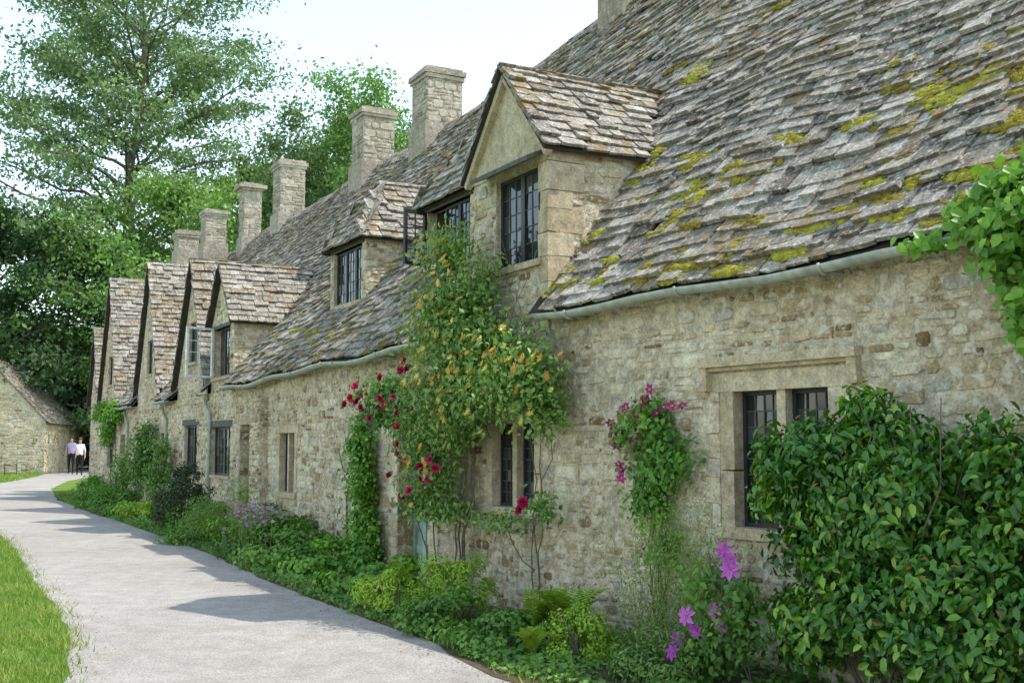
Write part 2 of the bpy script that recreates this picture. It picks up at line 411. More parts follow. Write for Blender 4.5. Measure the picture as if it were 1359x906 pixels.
near_holes=[(2.52,3.80,1.02,2.32)]
N1=-b1; N2=-b2
X1=-d1
Op=P1.copy()
win_far=[(.04,1.22,1.02,2.08)]
doors_far=[(2.78,3.76,-.3,1.98),(10.5,11.6,-.3,2.1),(18.2,19.1,-.3,2.0),(24.2,25.1,-.3,2.0)]
win_far2=[(8.05,9.15,.88,2.06),(12.35,13.9,1.1,2.08),(15.2,16.5,1.05,2.15),(20.3,21.5,1.0,2.1),(26.4,27.5,1.0,2.1)]
far_holes=win_far+doors_far+win_far2
def zt1(x): return zE(-x)+.0
def zt2(x): return zE(x)+.0
m=mb(0,'wall_mortar'); panel(m,Op,X1,N1,0,-S0,-.3,zt1,near_holes,.28)
stones(mb(0,'wall_stones'),Op,X1,N1,-S0,3.1,lambda x,z:z<zE(-x)-.02,near_holes,z0=-.1,ch=(.045,.15),lw=(.07,.34),gap=.008,prot=(-.002,.018))
for c,(a,b) in enumerate(((0,5.6),(5.6,14.05),(14.05,S1))):
    hs=[h for h in far_holes if a<=h[0]<b]
    panel(mb(c,'wall_mortar'),Op,d2,N2,a,b,-.3,zt2,hs,.28)
    stones(mb(c,'wall_stones'),Op,d2,N2,b,3.1,lambda x,z:z<zE(x)-.02,hs,z0=-.1,x0=a,ch=(.05,.145),lw=(.09,.36))
stone_window(Op,X1,N1,0,*near_holes[0],lights=2,sur=.15,nx=4,nz=8,hood=True,fr=.035)
stone_window(Op,d2,N2,0,*win_far[0],lights=2,sur=.12,nx=4,nz=7)
stone_window(Op,d2,N2,1,*win_far2[0],lights=2,sur=.14)
for k,h in enumerate(win_far2[1:]):
    c=ci(h[0]); a,b,z0,z1=h
    mb(c,'timber_lintel').box(Op,d2,N2,Z,a-.15,b+.15,-.2,.02,z1,z1+.13,.5)
    mb(c,'window_surround').box(Op,d2,N2,Z,a-.03,b+.03,-.2,.04,z0-.05,z0,.5,0,.003)
    w=(b-a)/2
    for i in range(2): leaded(Op,d2,N2,a+i*w,a+(i+1)*w,z0,z1,c,.1,3,5,.045)
for k,h in enumerate(doors_far):
    c=ci(h[0]); a,b,z0,z1=h; m=mb(c,'door')
    dp=.26
    n=6
    for i in range(n):
        xa=a+.06+(b-a-.12)*i/n; xb=a+.06+(b-a-.12)*(i+1)/n
        m.box(Op-N2*dp,d2,N2,Z,xa+.003,xb-.003,-.03,.012,.03,z1-.06)
    m.box(Op-N2*dp,d2,N2,Z,a,a+.06,-.05,.05,.0,z1); m.box(Op-N2*dp,d2,N2,Z,b-.06,b,-.05,.05,.0,z1)
    m.box(Op-N2*dp,d2,N2,Z,a+.06,b-.06,-.05,.05,z1-.06,z1)
    if k==0: m.box(Op,d2,N2,Z,a+.0,a+.09,-.2,.045,.0,z1)
    for zz in (.35,1.0,1.6): m.box(Op-N2*dp,d2,N2,Z,a+.07,b-.07,.012,.03,zz,zz+.1)
    s_=mb(c,'window_surround')
    s_.box(Op,d2,N2,Z,a-.15,b+.15,-.05,.018,z1,z1+.16,.4,0,.004)
    s_.box(Op,d2,N2,Z,a-.05,b+.05,-.27,.15,-.1,.06,.4,0,.004)
    quoins(mb(c,'quoins'),Op,d2,N2,b,.0,z1,1); quoins(mb(c,'quoins'),Op,d2,N2,a,.0,z1,-1)
    z=0
    while z<z1-.04:
        hh=min(U(.1,.22),z1-z); mb(c,'quoins').box(Op,d2,N2,Z,b-U(.008,.02),b+.01,-.25,.006,z+.004,z+hh-.005,U(0,.5),0,.003); z+=hh
for h in near_holes: 
    for x,sg in ((h[0],-1),(h[1],1)): quoins(mb(0,'quoins'),Op,X1,N1,x,h[2],h[3]-.15,sg,(.05,.2))
mb(1,'buttress').box(Op,d2,N2,Z,9.75,10.35,0,.16,-.1,2.55,.4,0,.01)
stones(mb(1,'wall_stones'),Op+N2*.16+d2*9.75,d2,N2,.6,2.55)
stones(mb(1,'wall_stones'),Op+d2*9.75,N2,-d2,.16,2.55,lw=(.1,.16))

def planar_tiles(m,O,Ud,Vd,Nn,lu,lv,mask,e0=.15,u_start=0):
    def pf(u,v,h): return O+Ud*u+Vd*v+Nn*h
    v=0
    while v<lv-.02:
        u=u_start-U(0,.1); e=e0*U(.85,1.1); ph=U(0,9)
        while u<lu:
            w=U(.12,.34); uu=max(u,u_start)
            so=.012*math.sin(u*3+ph)+U(-.008,.008)
            if mask(u+w/2,v+.05) and u+w-uu>.03:
                tile(m,pf,uu+.003-(U(0,.03) if uu==u_start else 0),min(u+w,lu+.06)-.003,v+so,min(v+e*2.1,lv+.04)+so,U(.018,.036),tcol()*.85+.15)
            u+=w
        v+=e
for di,d in enumerate(DORM):
    c=d['c']; hw=d['hw']; f=d['f']; ze=d['ze']; za=d['za']; sl=d['sl']; C=ci(c)
    O=P2(c); X=d2; B=b2; N=-b2
    O=Vector((O.x,O.y,0))
    zb=rz(c,f)-.25 if f>.3 else zE(c)-.15
    lb=OV+(za-rz(c,OV))/((RZ-rz(c,OV))/(RB-OV))+.5
    fo=f-.12
    ov=.13
    run=hw+ov; Ls=math.hypot(run,za-ze)
    ro=mb(C,'dormer_roof_tiles')
    for sg in (-1,1):
        Oe=O+X*(sg*run)+B*fo+Z*ze
        Vd=(X*(-sg*run)+Z*(za-ze)).normalized(); Nn=(X*(sg*(za-ze))+Z*run).normalized()
        def mask(u,v,sg=sg):
            off=fo+u; s_=sg*(run-v*run/Ls); z=ze+v*(za-ze)/Ls
            if z<rz(c+s_,off)-.03: return False
            if d['hip'] and z>ze+(off-f+.12)*1.6+.02: return False
            return True
        planar_tiles(ro,Oe,B,Vd,Nn,lb-fo,Ls,mask,e0=.14)
        un=mb(C,'dormer_roof_base')
        if d['hip']:
            hb=(za-ze)/1.6
            q=[Oe,Oe+B*(lb-fo),O+B*lb+Z*za,O+B*(fo+hb)+Z*za]
        else: q=[Oe,Oe+B*(lb-fo),O+B*lb+Z*za,O+B*fo+Z*za]
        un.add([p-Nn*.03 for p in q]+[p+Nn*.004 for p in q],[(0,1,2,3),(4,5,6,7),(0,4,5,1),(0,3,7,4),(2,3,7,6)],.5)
    if d['hip']:
        hb=(za-ze)/1.6; Lv=math.hypot(hb,za-ze)
        Oh=O+B*fo+Z*ze-X*run; Vd=(B*hb+Z*(za-ze)).normalized(); Nn=(-B*(za-ze)+Z*hb).normalized()
        planar_tiles(ro,Oh,X,Vd,Nn,2*run,Lv,lambda u,v:abs(u-run)<run*(1-v/Lv)+.02)
        un.add([Oh-Nn*.02,Oh+X*2*run-Nn*.02,O+B*(fo+hb)+Z*za-Nn*.02],[(0,1,2)],.5)
    u=fo+(0 if not d['hip'] else (za-ze)/1.6-.05); rr=mb(C,'ridge_stones')
    while u<lb-.2:
        w=U(.28,.4)
        if za+.05<rz(c,u+w): break
        p=O+B*u+Z*za; q=O+B*(u+w-.01)+Z*za; j=U(-.008,.01)
        for sg in (-1,1):
            o=[p+Z*(.055+j),q+Z*(.055+j),q+X*sg*.12+Z*(.055-.12*sl+j),p+X*sg*.12+Z*(.055-.12*sl+j)]
            rr.add(o+[x-Z*.03 for x in o],[(0,1,2,3),(4,7,6,5),(2,6,7,3),(0,3,7,4),(1,5,6,2)],tcol())
        u+=w
    wl=mb(C,'dormer_walls'); st=mb(C,'dormer_stones')
    Of=O+B*f
    if d['kind']=='big': holes=[(-.70,.30,zb+.75,4.62)]
    elif d['kind']=='hip': holes=[(-.68,.68,zb+.33,ze-.04)]
    elif d['kind']=='mid': holes=[(-.62,.70,3.1,4.1)]
    else: holes=[(-.38,.38,3.55,4.45)] if za>5.7 else [(-.25,.25,3.5,4.1)]
    def topz(x): return min(za-abs(x)*sl-.04, 99) if not d['hip'] else ze+.05
    panel(wl,Of,X,N,-hw,hw,zb,topz,[(*holes[0],)] ,.22)
    if d['kind']!='big':
        stones(st,Of,X,N,hw,za,lambda x,z:z<topz(x)-.03 and abs(x)<=hw+.01,holes,x0=-hw,z0=zb,lw=(.1,.3))
    else:
        stones(st,Of,X,N,hw,4.62,None,holes,x0=-hw,z0=zb,lw=(.12,.3),ch=(.1,.2))
        tr=mb(C,'gable_render'); zc=4.68
        hwz=(za-zc)/sl-.08
        tr.add([Of+N*.015+X*-hwz+Z*zc,Of+N*.015+X*hwz+Z*zc,Of+N*.015+Z*(za-.1)],[(0,1,2)],.5)
        cn=mb(C,'timber_canopy')
        cn.add([Of+N*.0+X*-.78+Z*4.76,Of+X*.5+Z*4.76,Of+N*.22+X*.52+Z*4.66,Of+N*.22+X*-.8+Z*4.66,
                Of+N*.0+X*-.78+Z*4.71,Of+X*.5+Z*4.71,Of+N*.22+X*.52+Z*4.61,Of+N*.22+X*-.8+Z*4.61],[(0,1,2,3),(7,6,5,4),(3,2,6,7),(0,3,7,4),(1,5,6,2)],.5)
        for sg in (-1,1):
            vv=(X*(-sg*run)+Z*(za-ze)).normalized(); nn=(X*(sg*(za-ze))+Z*run).normalized()
            mb(C,'verge_stones').box(Of+N*.1+X*(sg*run)+Z*ze,vv,N,nn,0,Ls,-.09,-.015,-.10,-.032,.4)
    a,b,z0,z1=holes[0]
    nl=3 if d['kind']=='hip' else 2
    w=(b-a)/nl
    for i in range(nl):
        if (d['c']==13.15 and i==1) or (d['c']==3.95 and i==2):
            g_=mb(C,'window_glass'); O2=Of-N*.14
            xa=a+w*i
            g_.add([O2+X*xa+Z*z0,O2+X*b+Z*z0,O2+X*b+Z*z1,O2+X*xa+Z*z1],[(0,1,2,3)],0); continue
        leaded(Of,X,N,a+i*w,a+(i+1)*w,z0,z1,C,.08,3,5 if d['kind']!='gable' else 4,.04)
    mb(C,'window_surround').box(Of,X,N,Z,a-.05,b+.05,-.1,.05,z0-.07,z0,.5,0,.003)
    if d['kind'] in('hip','mid'): mb(C,'timber_lintel').box(Of,X,N,Z,a-.1,b+.1,-.1,.03,z1,z1+.07,.5)
    def open_cas(hx,sgn,wid,z0,z1,ang,fk,lk):
        A=X*(math.cos(ang)*sgn)+N*math.sin(ang); NN=A.cross(Z)
        leaded(Of+X*hx+N*.03,A,NN,0,wid,z0,z1,C,0,2,4,.045,mat_key='open_casement_glass',fkey=fk,lkey=lk,lw_=.008)
    if d['c']==3.95: open_cas(.68,-1,.42,z0,z1,math.radians(70),'casement_frame','lead_cames')
    if d['c']==13.15: open_cas(.66,-1,.66,z0,z1+.04,math.radians(68),'white_casement','white_casement')
    if d['kind'] in('big','hip','mid'):
        for sg in (-1,1):
            Oc=O+X*(sg*hw); cl=4.0
            Xc=B; Nc=X*sg
            ms=lambda x,z:(z>rz(c+sg*hw,f+x)-.12) and z<ze+.02
            n=20; 
            for k in range(n):
                x0=f+k*.12; x1=x0+.12; za0,za1=rz(c+sg*hw,x0)-.15,rz(c+sg*hw,x1)-.15
                if za1>ze: break
                wl.add([Oc+B*x0+Z*za0,Oc+B*x1+Z*za1,Oc+B*x1+Z*(ze+.06),Oc+B*x0+Z*(ze+.06)],[(0,1,2,3)],.6)
            stones(st,Oc+B*f,Xc,Nc,cl,ze+.03,ms,z0=zb,lw=(.1,.34),ch=(.07,.17) if d['kind']=='big' else (.06,.12))
        z=zb
        if d['kind']=='big':
            while z<ze-.05:
                h=min(U(.16,.3),ze-z); l=U(.18,.42)
                mb(C,'dormer_quoins').box(Of,X,B,Z,-hw-.022,-hw+U(.12,.2),-.022,l,z+.004,z+h-.004,U(.3,1),0,.004); z+=h

def chimney(S,off,zt,ws,wb,cap=.07,zb=6.5):
    C=ci(S); O=P2(S)+perp(S)*off; O=Vector((O.x,O.y,0)); X=d2;B=b2
    m=mb(C,'chimney_core'); st=mb(C,'chimney_stones'); hs,hb=ws/2,wb/2
    zs=zt-.22
    m.box(O,X,B,Z,-hs,hs,-hb,hb,zb,zs)
    for (Oo,Xx,Nn,wd) in ((O-X*hs-B*hb,X,-B,ws),(O-X*hs-B*hb,B,-X,wb),(O+X*hs-B*hb,B,X,wb),(O-X*hs+B*hb,X,B,ws)):
        stones(st,Oo,Xx,Nn,wd,zs,None,(),z0=zb,ch=(.1,.2),lw=(.2,.45),prot=(.005,.02),gap=.006)
    m.box(O,X,B,Z,-hs-.04,hs+.04,-hb-.04,hb+.04,zs,zs+.08,.7,0,.008)
    m.box(O,X,B,Z,-hs-cap,hs+cap,-hb-cap,hb+cap,zs+.08,zt-.03,.4,0,.014)
    m.box(O,X,B,Z,-hs-.01,hs+.01,-hb-.01,hb+.01,zt-.03,zt+.03,.3,0,.014)
    m.box(O,X,B,Z,-hs-.06,hs+.06,-hb-.06,hb+.06,zb,rzz_(S)+.12,.4,0,.01)
chimney(11.9,4.2,9.7,.8,.82); chimney(15.7,4.2,9.85,.78,.8); chimney(22.6,4.2,10.1,.75,.75)
chimney(26.9,4.2,10.3,.55,.6,cap=.15); chimney(28.6,3.4,9.65,.7,.7); chimney(30.5,2.9,9.2,.7,.7)
chimney(4.55,4.2,10.3,.6,.6)

def gutter(Sa,Sb,C,k=0):
    m=mb(C,'gutter'); n=max(2,int((Sb-Sa)/.5)); R=.062
    ring=[(math.cos(a)*R,-math.sin(a)*R) for a in np.linspace(0,math.pi,9)]; prev=None
    for i in range(n+1):
        S=Sa+(Sb-Sa)*i/n; o=W(S,OV-.055,rz(S,OV)-.035); b=perp(S)
        cur=[o+b*x+Z*y for x,y in ring]+[o+b*x*.9+Z*y*.88 for x,y in reversed(ring)]
        if prev:
            q=len(cur); m.add(prev+cur,[(t,(t+1)%q,q+(t+1)%q,q+t) for t in range(q)],.5)
        prev=cur
        if i%3==1:
            t=[W(S,OV-.055+math.cos(a)*.07,rz(S,OV)-.035-math.sin(a)*.07) for a in np.linspace(-.1,math.pi+.1,9)]
            m.tube(t,.012,5)
            m.box(W(S,0,rz(S,OV)-.06),perp(S),d2,Z,-.16,0,-.01,.01,-.03,-.01)
gutter(-12,-.25,0); gutter(1.68,5.6,0); gutter(5.6,12.1,1); gutter(14.1,14.3,2)
for Sd in (14.15,18.6,24.0):
    m=mb(2,'downpipe'); m.tube([W(Sd,-.1,zE(Sd)-.1),W(Sd,-.08,zE(Sd)-.25),W(Sd-.25,-.05,zE(Sd)-.45),W(Sd-.25,-.05,.1)],.035,8)
for a,b in ((17.5,19.0),(22.5,25.4)): gutter(a,b,2)

PM=dict(roof_tiles=[M_tile],roof_underlay=[M_under],rear_roof=[M_tile],rear_wall=[M_mortar],end_wall=[M_mortar],ridge_stones=[M_tile],
 wall_mortar=[M_mortar],wall_stones=[M_stone],window_glass=[M_glass],lead_cames=[M_lead],casement_frame=[M_iron],window_surround=[M_dressed],
 hood_mould=[M_dressed],quoins=[M_stone],timber_lintel=[M_timber],door=[M_green],buttress=[M_mortar],dormer_roof_tiles=[M_tile],dormer_roof_base=[M_under],
 dormer_walls=[M_mortar],dormer_stones=[M_stone],gable_render=[M_plaster],timber_canopy=[M_timber],verge_stones=[M_dressed],white_casement=[M_white],open_casement_glass=[M_clear],
 dormer_quoins=[M_dressed],chimney_core=[M_chim],chimney_stones=[M_chim],gutter=[M_gutter],downpipe=[M_gutter])
for (c,p),m in MBS.items():
    m.build(p,PM[p],cot[c],smooth=(p in('gutter','downpipe')))

# ------------------------------------------------------------------ moss cushions
moss=MB()
def moss_patch(S,s,wl,hl,n,var):
    for k in range(n):
        a=random.gauss(0,.5); b=random.gauss(0,.5)
        SS=S+a*wl; sv=s+b*hl; r=U(.012,.045)*(1.15-.5*min(1,math.hypot(a,b))); v=sv/L
        if v<0.002: continue
        v=min(v,.99)
        off=OV+v*(RB-OV)
        if in_dorm(SS,off,rz(SS,off)): continue
        p=surf(SS,v); bb=perp(SS); n_=(-bb*.788+Z*.616); t=(d2 if SS>0 else d1); q=n_.cross(t)
        p=p+n_*.04
        vs=[];cc=min(max(var+U(-.25,.25),0),1)
        for lv,(rr,hh) in enumerate(((1,.0),(.8,.45),(.4,.75))):
            for w in range(7):
                an=w/7*6.283+lv*.4; x=math.cos(an)*r*rr*U(.85,1.2)*1.5; y=math.sin(an)*r*rr*U(.85,1.2)
                vs.append(p+t*x+q*y+n_*(hh*r*.8))
        vs.append(p+n_*r*.7)
        fs=[(l*7+w,l*7+(w+1)%7,(l+1)*7+(w+1)%7,(l+1)*7+w) for l in range(2) for w in range(7)]+[(14+w,14+(w+1)%7,21) for w in range(7)]
        moss.add(vs,fs,cc)
for i in range(85):
    S=U(-7.5,1.2); s=abs(random.gauss(0,1.0))+.05+max(0,(-S-2))*.15
    moss_patch(S,s,U(.06,.26),U(.03,.09),random.randint(10,60),U(0,.9))
for i in range(18):
    moss_patch(U(-5.2,-1.0),U(.4,2.6),U(.14,.26),U(.08,.15),random.randint(100,170),U(.4,1))
for i in range(16): moss_patch(U(-6,-.3),U(.02,.35),U(.12,.26),U(.05,.1),random.randint(50,100),U(.2,1))
for i in range(60):
    moss_patch(U(1.8,13),abs(random.gauss(0,1.6)),U(.1,.4),U(.04,.09),random.randint(14,45),U(.1,.8))
for i in range(50): moss_patch(U(-6,14),U(3.5,6.7),U(.1,.4),U(.03,.09),random.randint(10,35),U(0,.6))
for d in DORM[:4]:
    for sg in(-1,1):
        for k in range(4): moss_patch(d['c']+sg*(d['hw']+.2),U(.1,2.2),.15,.12,22,U(.3,.9))
d=DORM[0]; moss_patch(d['c']-.75,3.55,.24,.18,170,.8); moss_patch(d['c']-1.1,2.2,.12,.1,60,.8)
moss.build('roof_moss',[M_moss],cot[0],True)

# ------------------------------------------------------------------ ground
def gmat():
    m,nt=new_mat('grass_ground'); c=co(nt); n=noise_n(nt,c,1.2,5); n2=noise_n(nt,c,22,4)
    col=ramp(nt,n,[(.3,(.10,.17,.03)),(.7,(.18,.26,.055))]); col=mixc(nt,1.0,col,ramp(nt,n2,[(.3,g(.6)),(.7,g(1.25))]),'MULTIPLY')
    finish(nt,col,.95,[(n2,.8,.05)],.1); return m
def pmat():
    m,nt=new_mat('pale_tarmac_path'); c=co(nt)
    n=noise_n(nt,c,.5,5); n2=noise_n(nt,c,60,4,.75); n3=noise_n(nt,c,4,6,.65); n4=noise_n(nt,c,1.6,7,.7)
    col=ramp(nt,n,[(.3,(.315,.29,.265)),(.7,(.39,.365,.34))]); col=mixc(nt,1.0,col,ramp(nt,n2,[(.35,g(.55)),(.65,g(1.35))]),'MULTIPLY')
    col=mixc(nt,1.0,col,ramp(nt,n3,[(.3,g(.84)),(.7,g(1.1))]),'MULTIPLY')
    col=mixc(nt,ramp(nt,n4,[(.53,g(0)),(.68,g(.45))]),col,(.25,.215,.175))
    finish(nt,col,.9,[(n2,.5,.01)],.2); return m
gm=MB()
for a,b in ((-150,30),(30,57),(57,700)):
    gm.add([(-400,a,gz(a)),(400,a,gz(a)),(400,b,gz(b)),(-400,b,gz(b))],[(0,1,2,3)])
gm.build('ground',[gmat()])
PL=[(-12,-2.6),(0,-2.7),(4,-2.8),(7,-3.05),(8.48,-3.3),(10.25,-3.92),(12.5,-5.0),(15.1,-6.35),(18.5,-8.0),(22.8,-10.3),(25,-12.2),(28,-17),(30,-22),(33,-32),(40,-36),(43,-28),(45.6,-20.9),(50,-21.7),(55,-22.9),(57,-23.6),(64,-25.6),(80,-34)]
PR=[(-12,9),(0,4.2),(4,2.5),(7,.80),(8.48,.02),(10.25,-.72),(12.6,-2.05),(15,-3.25),(18.15,-4.75),(22.8,-7.25),(28,-10.1),(34.5,-13.7),(42,-17.0),(49.5,-19.3),(57,-20.6),(64,-22.8),(80,-30)]
def PLx(y): return float(np.interp(y,[p[0] for p in PL],[p[1] for p in PL]))
def PRx(y): return float(np.interp(y,[p[0] for p in PR],[p[1] for p in PR]))
ys=sorted(set([p[0] for p in PL]+[p[0] for p in PR]+list(np.arange(-12,80,.25))))
pm=MB(); bm_=MB()
pv=[];bv=[]
for y in ys:
    w=.09*noise.noise(Vector((y*1.3,0,0)))+.04*noise.noise(Vector((y*5,2,0))); w2=.09*noise.noise(Vector((y*1.1,5,0)))+.04*noise.noise(Vector((y*4.3,9,0)))
    pv.append((PLx(y)+w,y,gz(y)+.004)); pv.append((PRx(y)+w2,y,gz(y)+.004))
pm.add(pv,[(2*i,2*i+1,2*i+3,2*i+2) for i in range(len(ys)-1)]); pm.build('village_path',[pmat()])
for S in np.arange(-11,31,.5):
    wp=W(S,.0,0); bv.append((wp.x,wp.y,gz(wp.y)+.009)); 
    k=0
    while k<40 and W(S,-.1*k,0).x>PRx(W(S,-.1*k,0).y)+.02: k+=1
    e=W(S,-.1*k,0); bv.append((e.x,e.y,gz(e.y)+.009))
bm_.add(bv,[(2*i,2*i+1,2*i+3,2*i+2) for i in range(len(bv)//2-1)]); bm_.build('flower_bed_soil',[M_soil])

def scatter_grass(name,n,fy,fx,h,parent=None,dens=None,var0=.5):
    y=fy(n); x=fx(y); P=np.stack([x,y,np.interp(y,[30,57],[0,.17])],1)
    nn=np.array([noise.noise(Vector((a*1.2,b*1.2,3))) for a,b in zip(x,y)])
    hh=h*rng.uniform(.4,1.3,len(P))*(1+.7*nn); D=nrm(np.stack([rng.normal(0,.55,len(P)),rng.normal(0,.55,len(P)),np.ones(len(P))],1))
    N=nrm(np.cross(D,rng.normal(size=(len(P),3))))
    var=np.clip(rng.normal(var0,.3,len(P))+nn*.5,0,1)
    leaves(name,P,N,hh,var,L_grass,parent,T=TG,asp=.14,D=D)
PLxv=lambda y:np.interp(y,[p[0] for p in PL],[p[1] for p in PL])
PRxv=lambda y:np.interp(y,[p[0] for p in PR],[p[1] for p in PR])
gv=empty('grass_verge')
scatter_grass('blades',80000,lambda n:6.5+17*rng.random(n)**1.25,lambda y:PLxv(y)+.12*rng.normal(size=len(y))*(rng.random(len(y))<.4)-rng.random(len(y))**1.3*(1.2+y*.16),.065,gv)
scatter_grass('far_blades',26000,lambda n:rng.uniform(42,60,n),lambda y:PLxv(y)-rng.random(len(y))*7,.14,gv)
scatter_grass('edge_blades',9000,lambda n:rng.uniform(6.5,40,n),lambda y:PRxv(y)+rng.random(len(y))*.5-.03,.07,gv,var0=.35)
n=2200; y=rng.uniform(6.5,30,n); side=rng.random(n)<.6
x=np.where(side,PRxv(y)-np.abs(rng.normal(0,.25,n)),PLxv(y)+np.abs(rng.normal(0,.2,n)))
leaves('leaf_litter',np.stack([x,y,np.full(n,.010)],1),np.stack([rng.normal(0,.2,n),rng.normal(0,.2,n),np.ones(n)],1),.022*rng.uniform(.4,1.3,n),rng.random(n),leaf_mat('dry_leaf',(.12,.09,.04),(.24,.2,.1),(.2,.28,.06)),None,droop=0)

# ------------------------------------------------------------------ plants
def wpts(S,off,z):
    return np.array([W(float(a),float(b),float(c)) for a,b,c in zip(S,off,z)])
def wall_mass(name,ells,size,mat,parent,T=T6,asp=.62,thick=.22,droop=.6,var0=.45,spread=.2):
    Ps=[];Ns=[];Vs=[]
    for (S,z,rs,rzz,n,offc) in ells:
        K=max(5,int(n/80)); cs=rng.uniform(-1,1,(K*3,2)); cs=cs[(cs**2).sum(1)<1][:K]; K=len(cs)
        i=rng.integers(0,K,n); gsz=rng.normal(0,spread,(n,2)); ph=rng.normal(0,.18,K)
        ss=S+(cs[i,0]*.8+gsz[:,0])*rs; zz=z+(cs[i,1]*.8+gsz[:,1])*rzz
        oo=offc-np.abs(rng.normal(0,1,n))*thick*.6+rng.uniform(-.4,.4,K)[i]*thick*.6
        oo=np.minimum(oo,-.02)
        Ps.append(wpts(ss,oo,zz)); nb=np.array(-perp(S))
        Ns.append(nrm(nb*1.0+np.array([0,0,.6])+rng.normal(0,.5,(n,3)))); Vs.append(var0+ph[i]+rng.normal(0,.13,n))
    P=np.concatenate(Ps);N=np.concatenate(Ns);V=np.concatenate(Vs)
    return leaves(name,P,N,size*rng.uniform(.6,1.25,len(P)),V,mat,parent,T=T,asp=asp,droop=droop)
def flowers(name,C,Nf,r,mat,parent,petals=8,cup=.5,asp=.8,layers=1,heart=None):
    P=[];D=[];N=[];V=[];Sz=[]
    for c,n in zip(C,Nf):
        n=np.array(n)/np.linalg.norm(n); x=np.cross(n,[.2,.1,.95]); x/=np.linalg.norm(x); y=np.cross(n,x); v=U(.1,.9); rs_=U(.75,1.15)
        for l in range(layers):
            for k in range(petals):
                a=2*math.pi*(k+.5*l)/petals+U(-.15,.15); dd=(x*math.cos(a)+y*math.sin(a)); cu=cup+l*.9+U(-.15,.15)
                dd=dd+n*cu; dd/=np.linalg.norm(dd); nn=n-(x*math.cos(a)+y*math.sin(a))*cu
                P.append(np.array(c)+n*.002*l);D.append(dd);N.append(nn);V.append(v+U(-.2,.2));Sz.append(r*rs_*(1-.2*l)*U(.9,1.1))
    leaves(name,np.array(P),np.array(N),np.array(Sz),np.array(V),mat,parent,T=T6,asp=asp,D=np.array(D))
    if heart:
        leaves(name+'_hearts',np.array([np.array(c)+np.array(n)/np.linalg.norm(n)*.012 for c,n in zip(C,Nf) for _ in range(10)]),rng.normal(size=(len(C)*10,3)),r*.3,.9,heart,parent,asp=.3)
def twigs(name,parent,lst,mat=M_bark):
    m=MB()
    for pts,r0,r1 in lst:
        n=len(pts); m.tube(pts,[r0+(r1-r0)*i/(n-1) for i in range(n)],6)
    return m.build(name,[mat],parent,True)
def wander(a,b,n=8,j=.06):
    a=Vector(a);b=Vector(b); return [a.lerp(b,i/(n-1))+Vector((U(-j,j),U(-j,j),U(-j,j)))*(0 if i in(0,) else 1) for i in range(n)]
def shrub(name,c,r,n,size,mat,T=T4,asp=.6,var0=.45,K=14,sub=.42,droop=.3,parent=None,fill=.3):
    e=parent or empty(name)
    P,N,cv=blob_pts(c,r,n,K,sub,fill)
    k=P[:,2]>gz(c[1])+.01; P=P[k];N=N[k];cv=cv[k]
    leaves('foliage',P,N,size*rng.uniform(.6,1.25,len(P)),var0+cv+rng.normal(0,.12,len(P)),mat,e,T=T,asp=asp,droop=droop)
    base=Vector((c[0],c[1],gz(c[1])))
    twigs('stems',e,[(wander(base+Vector((U(-.1,.1)*r[0],U(-.1,.1)*r[1],-.03)),Vector(c)+Vector((U(-.7,.7)*r[0],U(-.7,.7)*r[1],U(0,.7)*r[2])),5,.02),.012*max(1,r[2]),.003) for _ in range(7)])
    return e

e=empty('climbing_hydrangea_shrub')
P=[];N=[];V=[]
for (S,off,z,rs,ro,rzz,n) in ((-4.4,-.42,1.42,.85,.45,.74,6200),(-4.7,-.42,.75,.95,.5,.75,6000),(-3.95,-.40,.75,.62,.42,.65,3200),(-3.75,-.36,1.5,.48,.34,.5,2300),(-5.1,-.32,1.35,.65,.42,.65,3200),(-4.9,-.35,.9,.6,.45,.6,1800)):
    cc=W(S,off,z); p,nn,cv=blob_pts((0,0,0),(rs,ro,rzz),n,34,.33,.25)
    t=np.array(d1); b=np.array(b1)
    q=np.array(cc)+p[:,0:1]*t+p[:,1:2]*b+p[:,2:3]*np.array([0,0,1.])
    n2=nn[:,0:1]*t+nn[:,1:2]*b+nn[:,2:3]*np.array([0,0,1.])
    P.append(q);N.append(n2);V.append(cv)
P=np.concatenate(P);N=np.concatenate(N);V=np.concatenate(V)
k=((P-np.array(P1))@np.array(b1)<-.02)&(P[:,2]>.02); P,N,V=P[k],N[k],V[k]
leaves('foliage',P,N+np.array([0,0,.35]),.082*rng.uniform(.45,1.25,len(P)),.42+V+rng.normal(0,.17,len(P))+(rng.random(len(P))<.08)*.5,L_dark,e,T=T6,asp=.5,droop=.7)
k=rng.random(len(P))<.012
leaves('bronze_new_leaves',P[k]+np.array(N1)*.05,N[k],.05,.8,leaf_mat('bronze_leaf',(.18,.06,.02),(.32,.12,.04)),e,T=T6,asp=.4,droop=-.5)
twigs('stems',e,[(wander(W(-4.4+U(-.3,.3),-.2,-.03),W(-4.4+U(-.9,.8),U(-.75,-.15),U(.8,2.1)),9,.05),.014,.003) for _ in range(30)])

e=empty('virginia_creeper')
wall_mass('foliage',[(-4.75,3.08,.2,.06,90,-.2),(-5.0,3.14,.2,.12,330,-.2),(-5.3,3.22,.27,.22,900,-.2),(-5.25,2.92,.2,.22,600,-.2),(-5.4,2.62,.18,.2,400,-.12),(-5.9,3.15,.5,.35,1100,-.2),(-5.8,2.7,.3,.3,600,-.1)],.08,L_ivy,e,thick=.22,asp=.75,var0=.6,spread=.3)
twigs('stems',e,[(wander(W(-6.2+U(-.2,.3),-.05,0),W(-5.7+U(-.4,.4),-.15,U(2.6,3.2)),9,.04),.014,.004) for _ in range(7)])

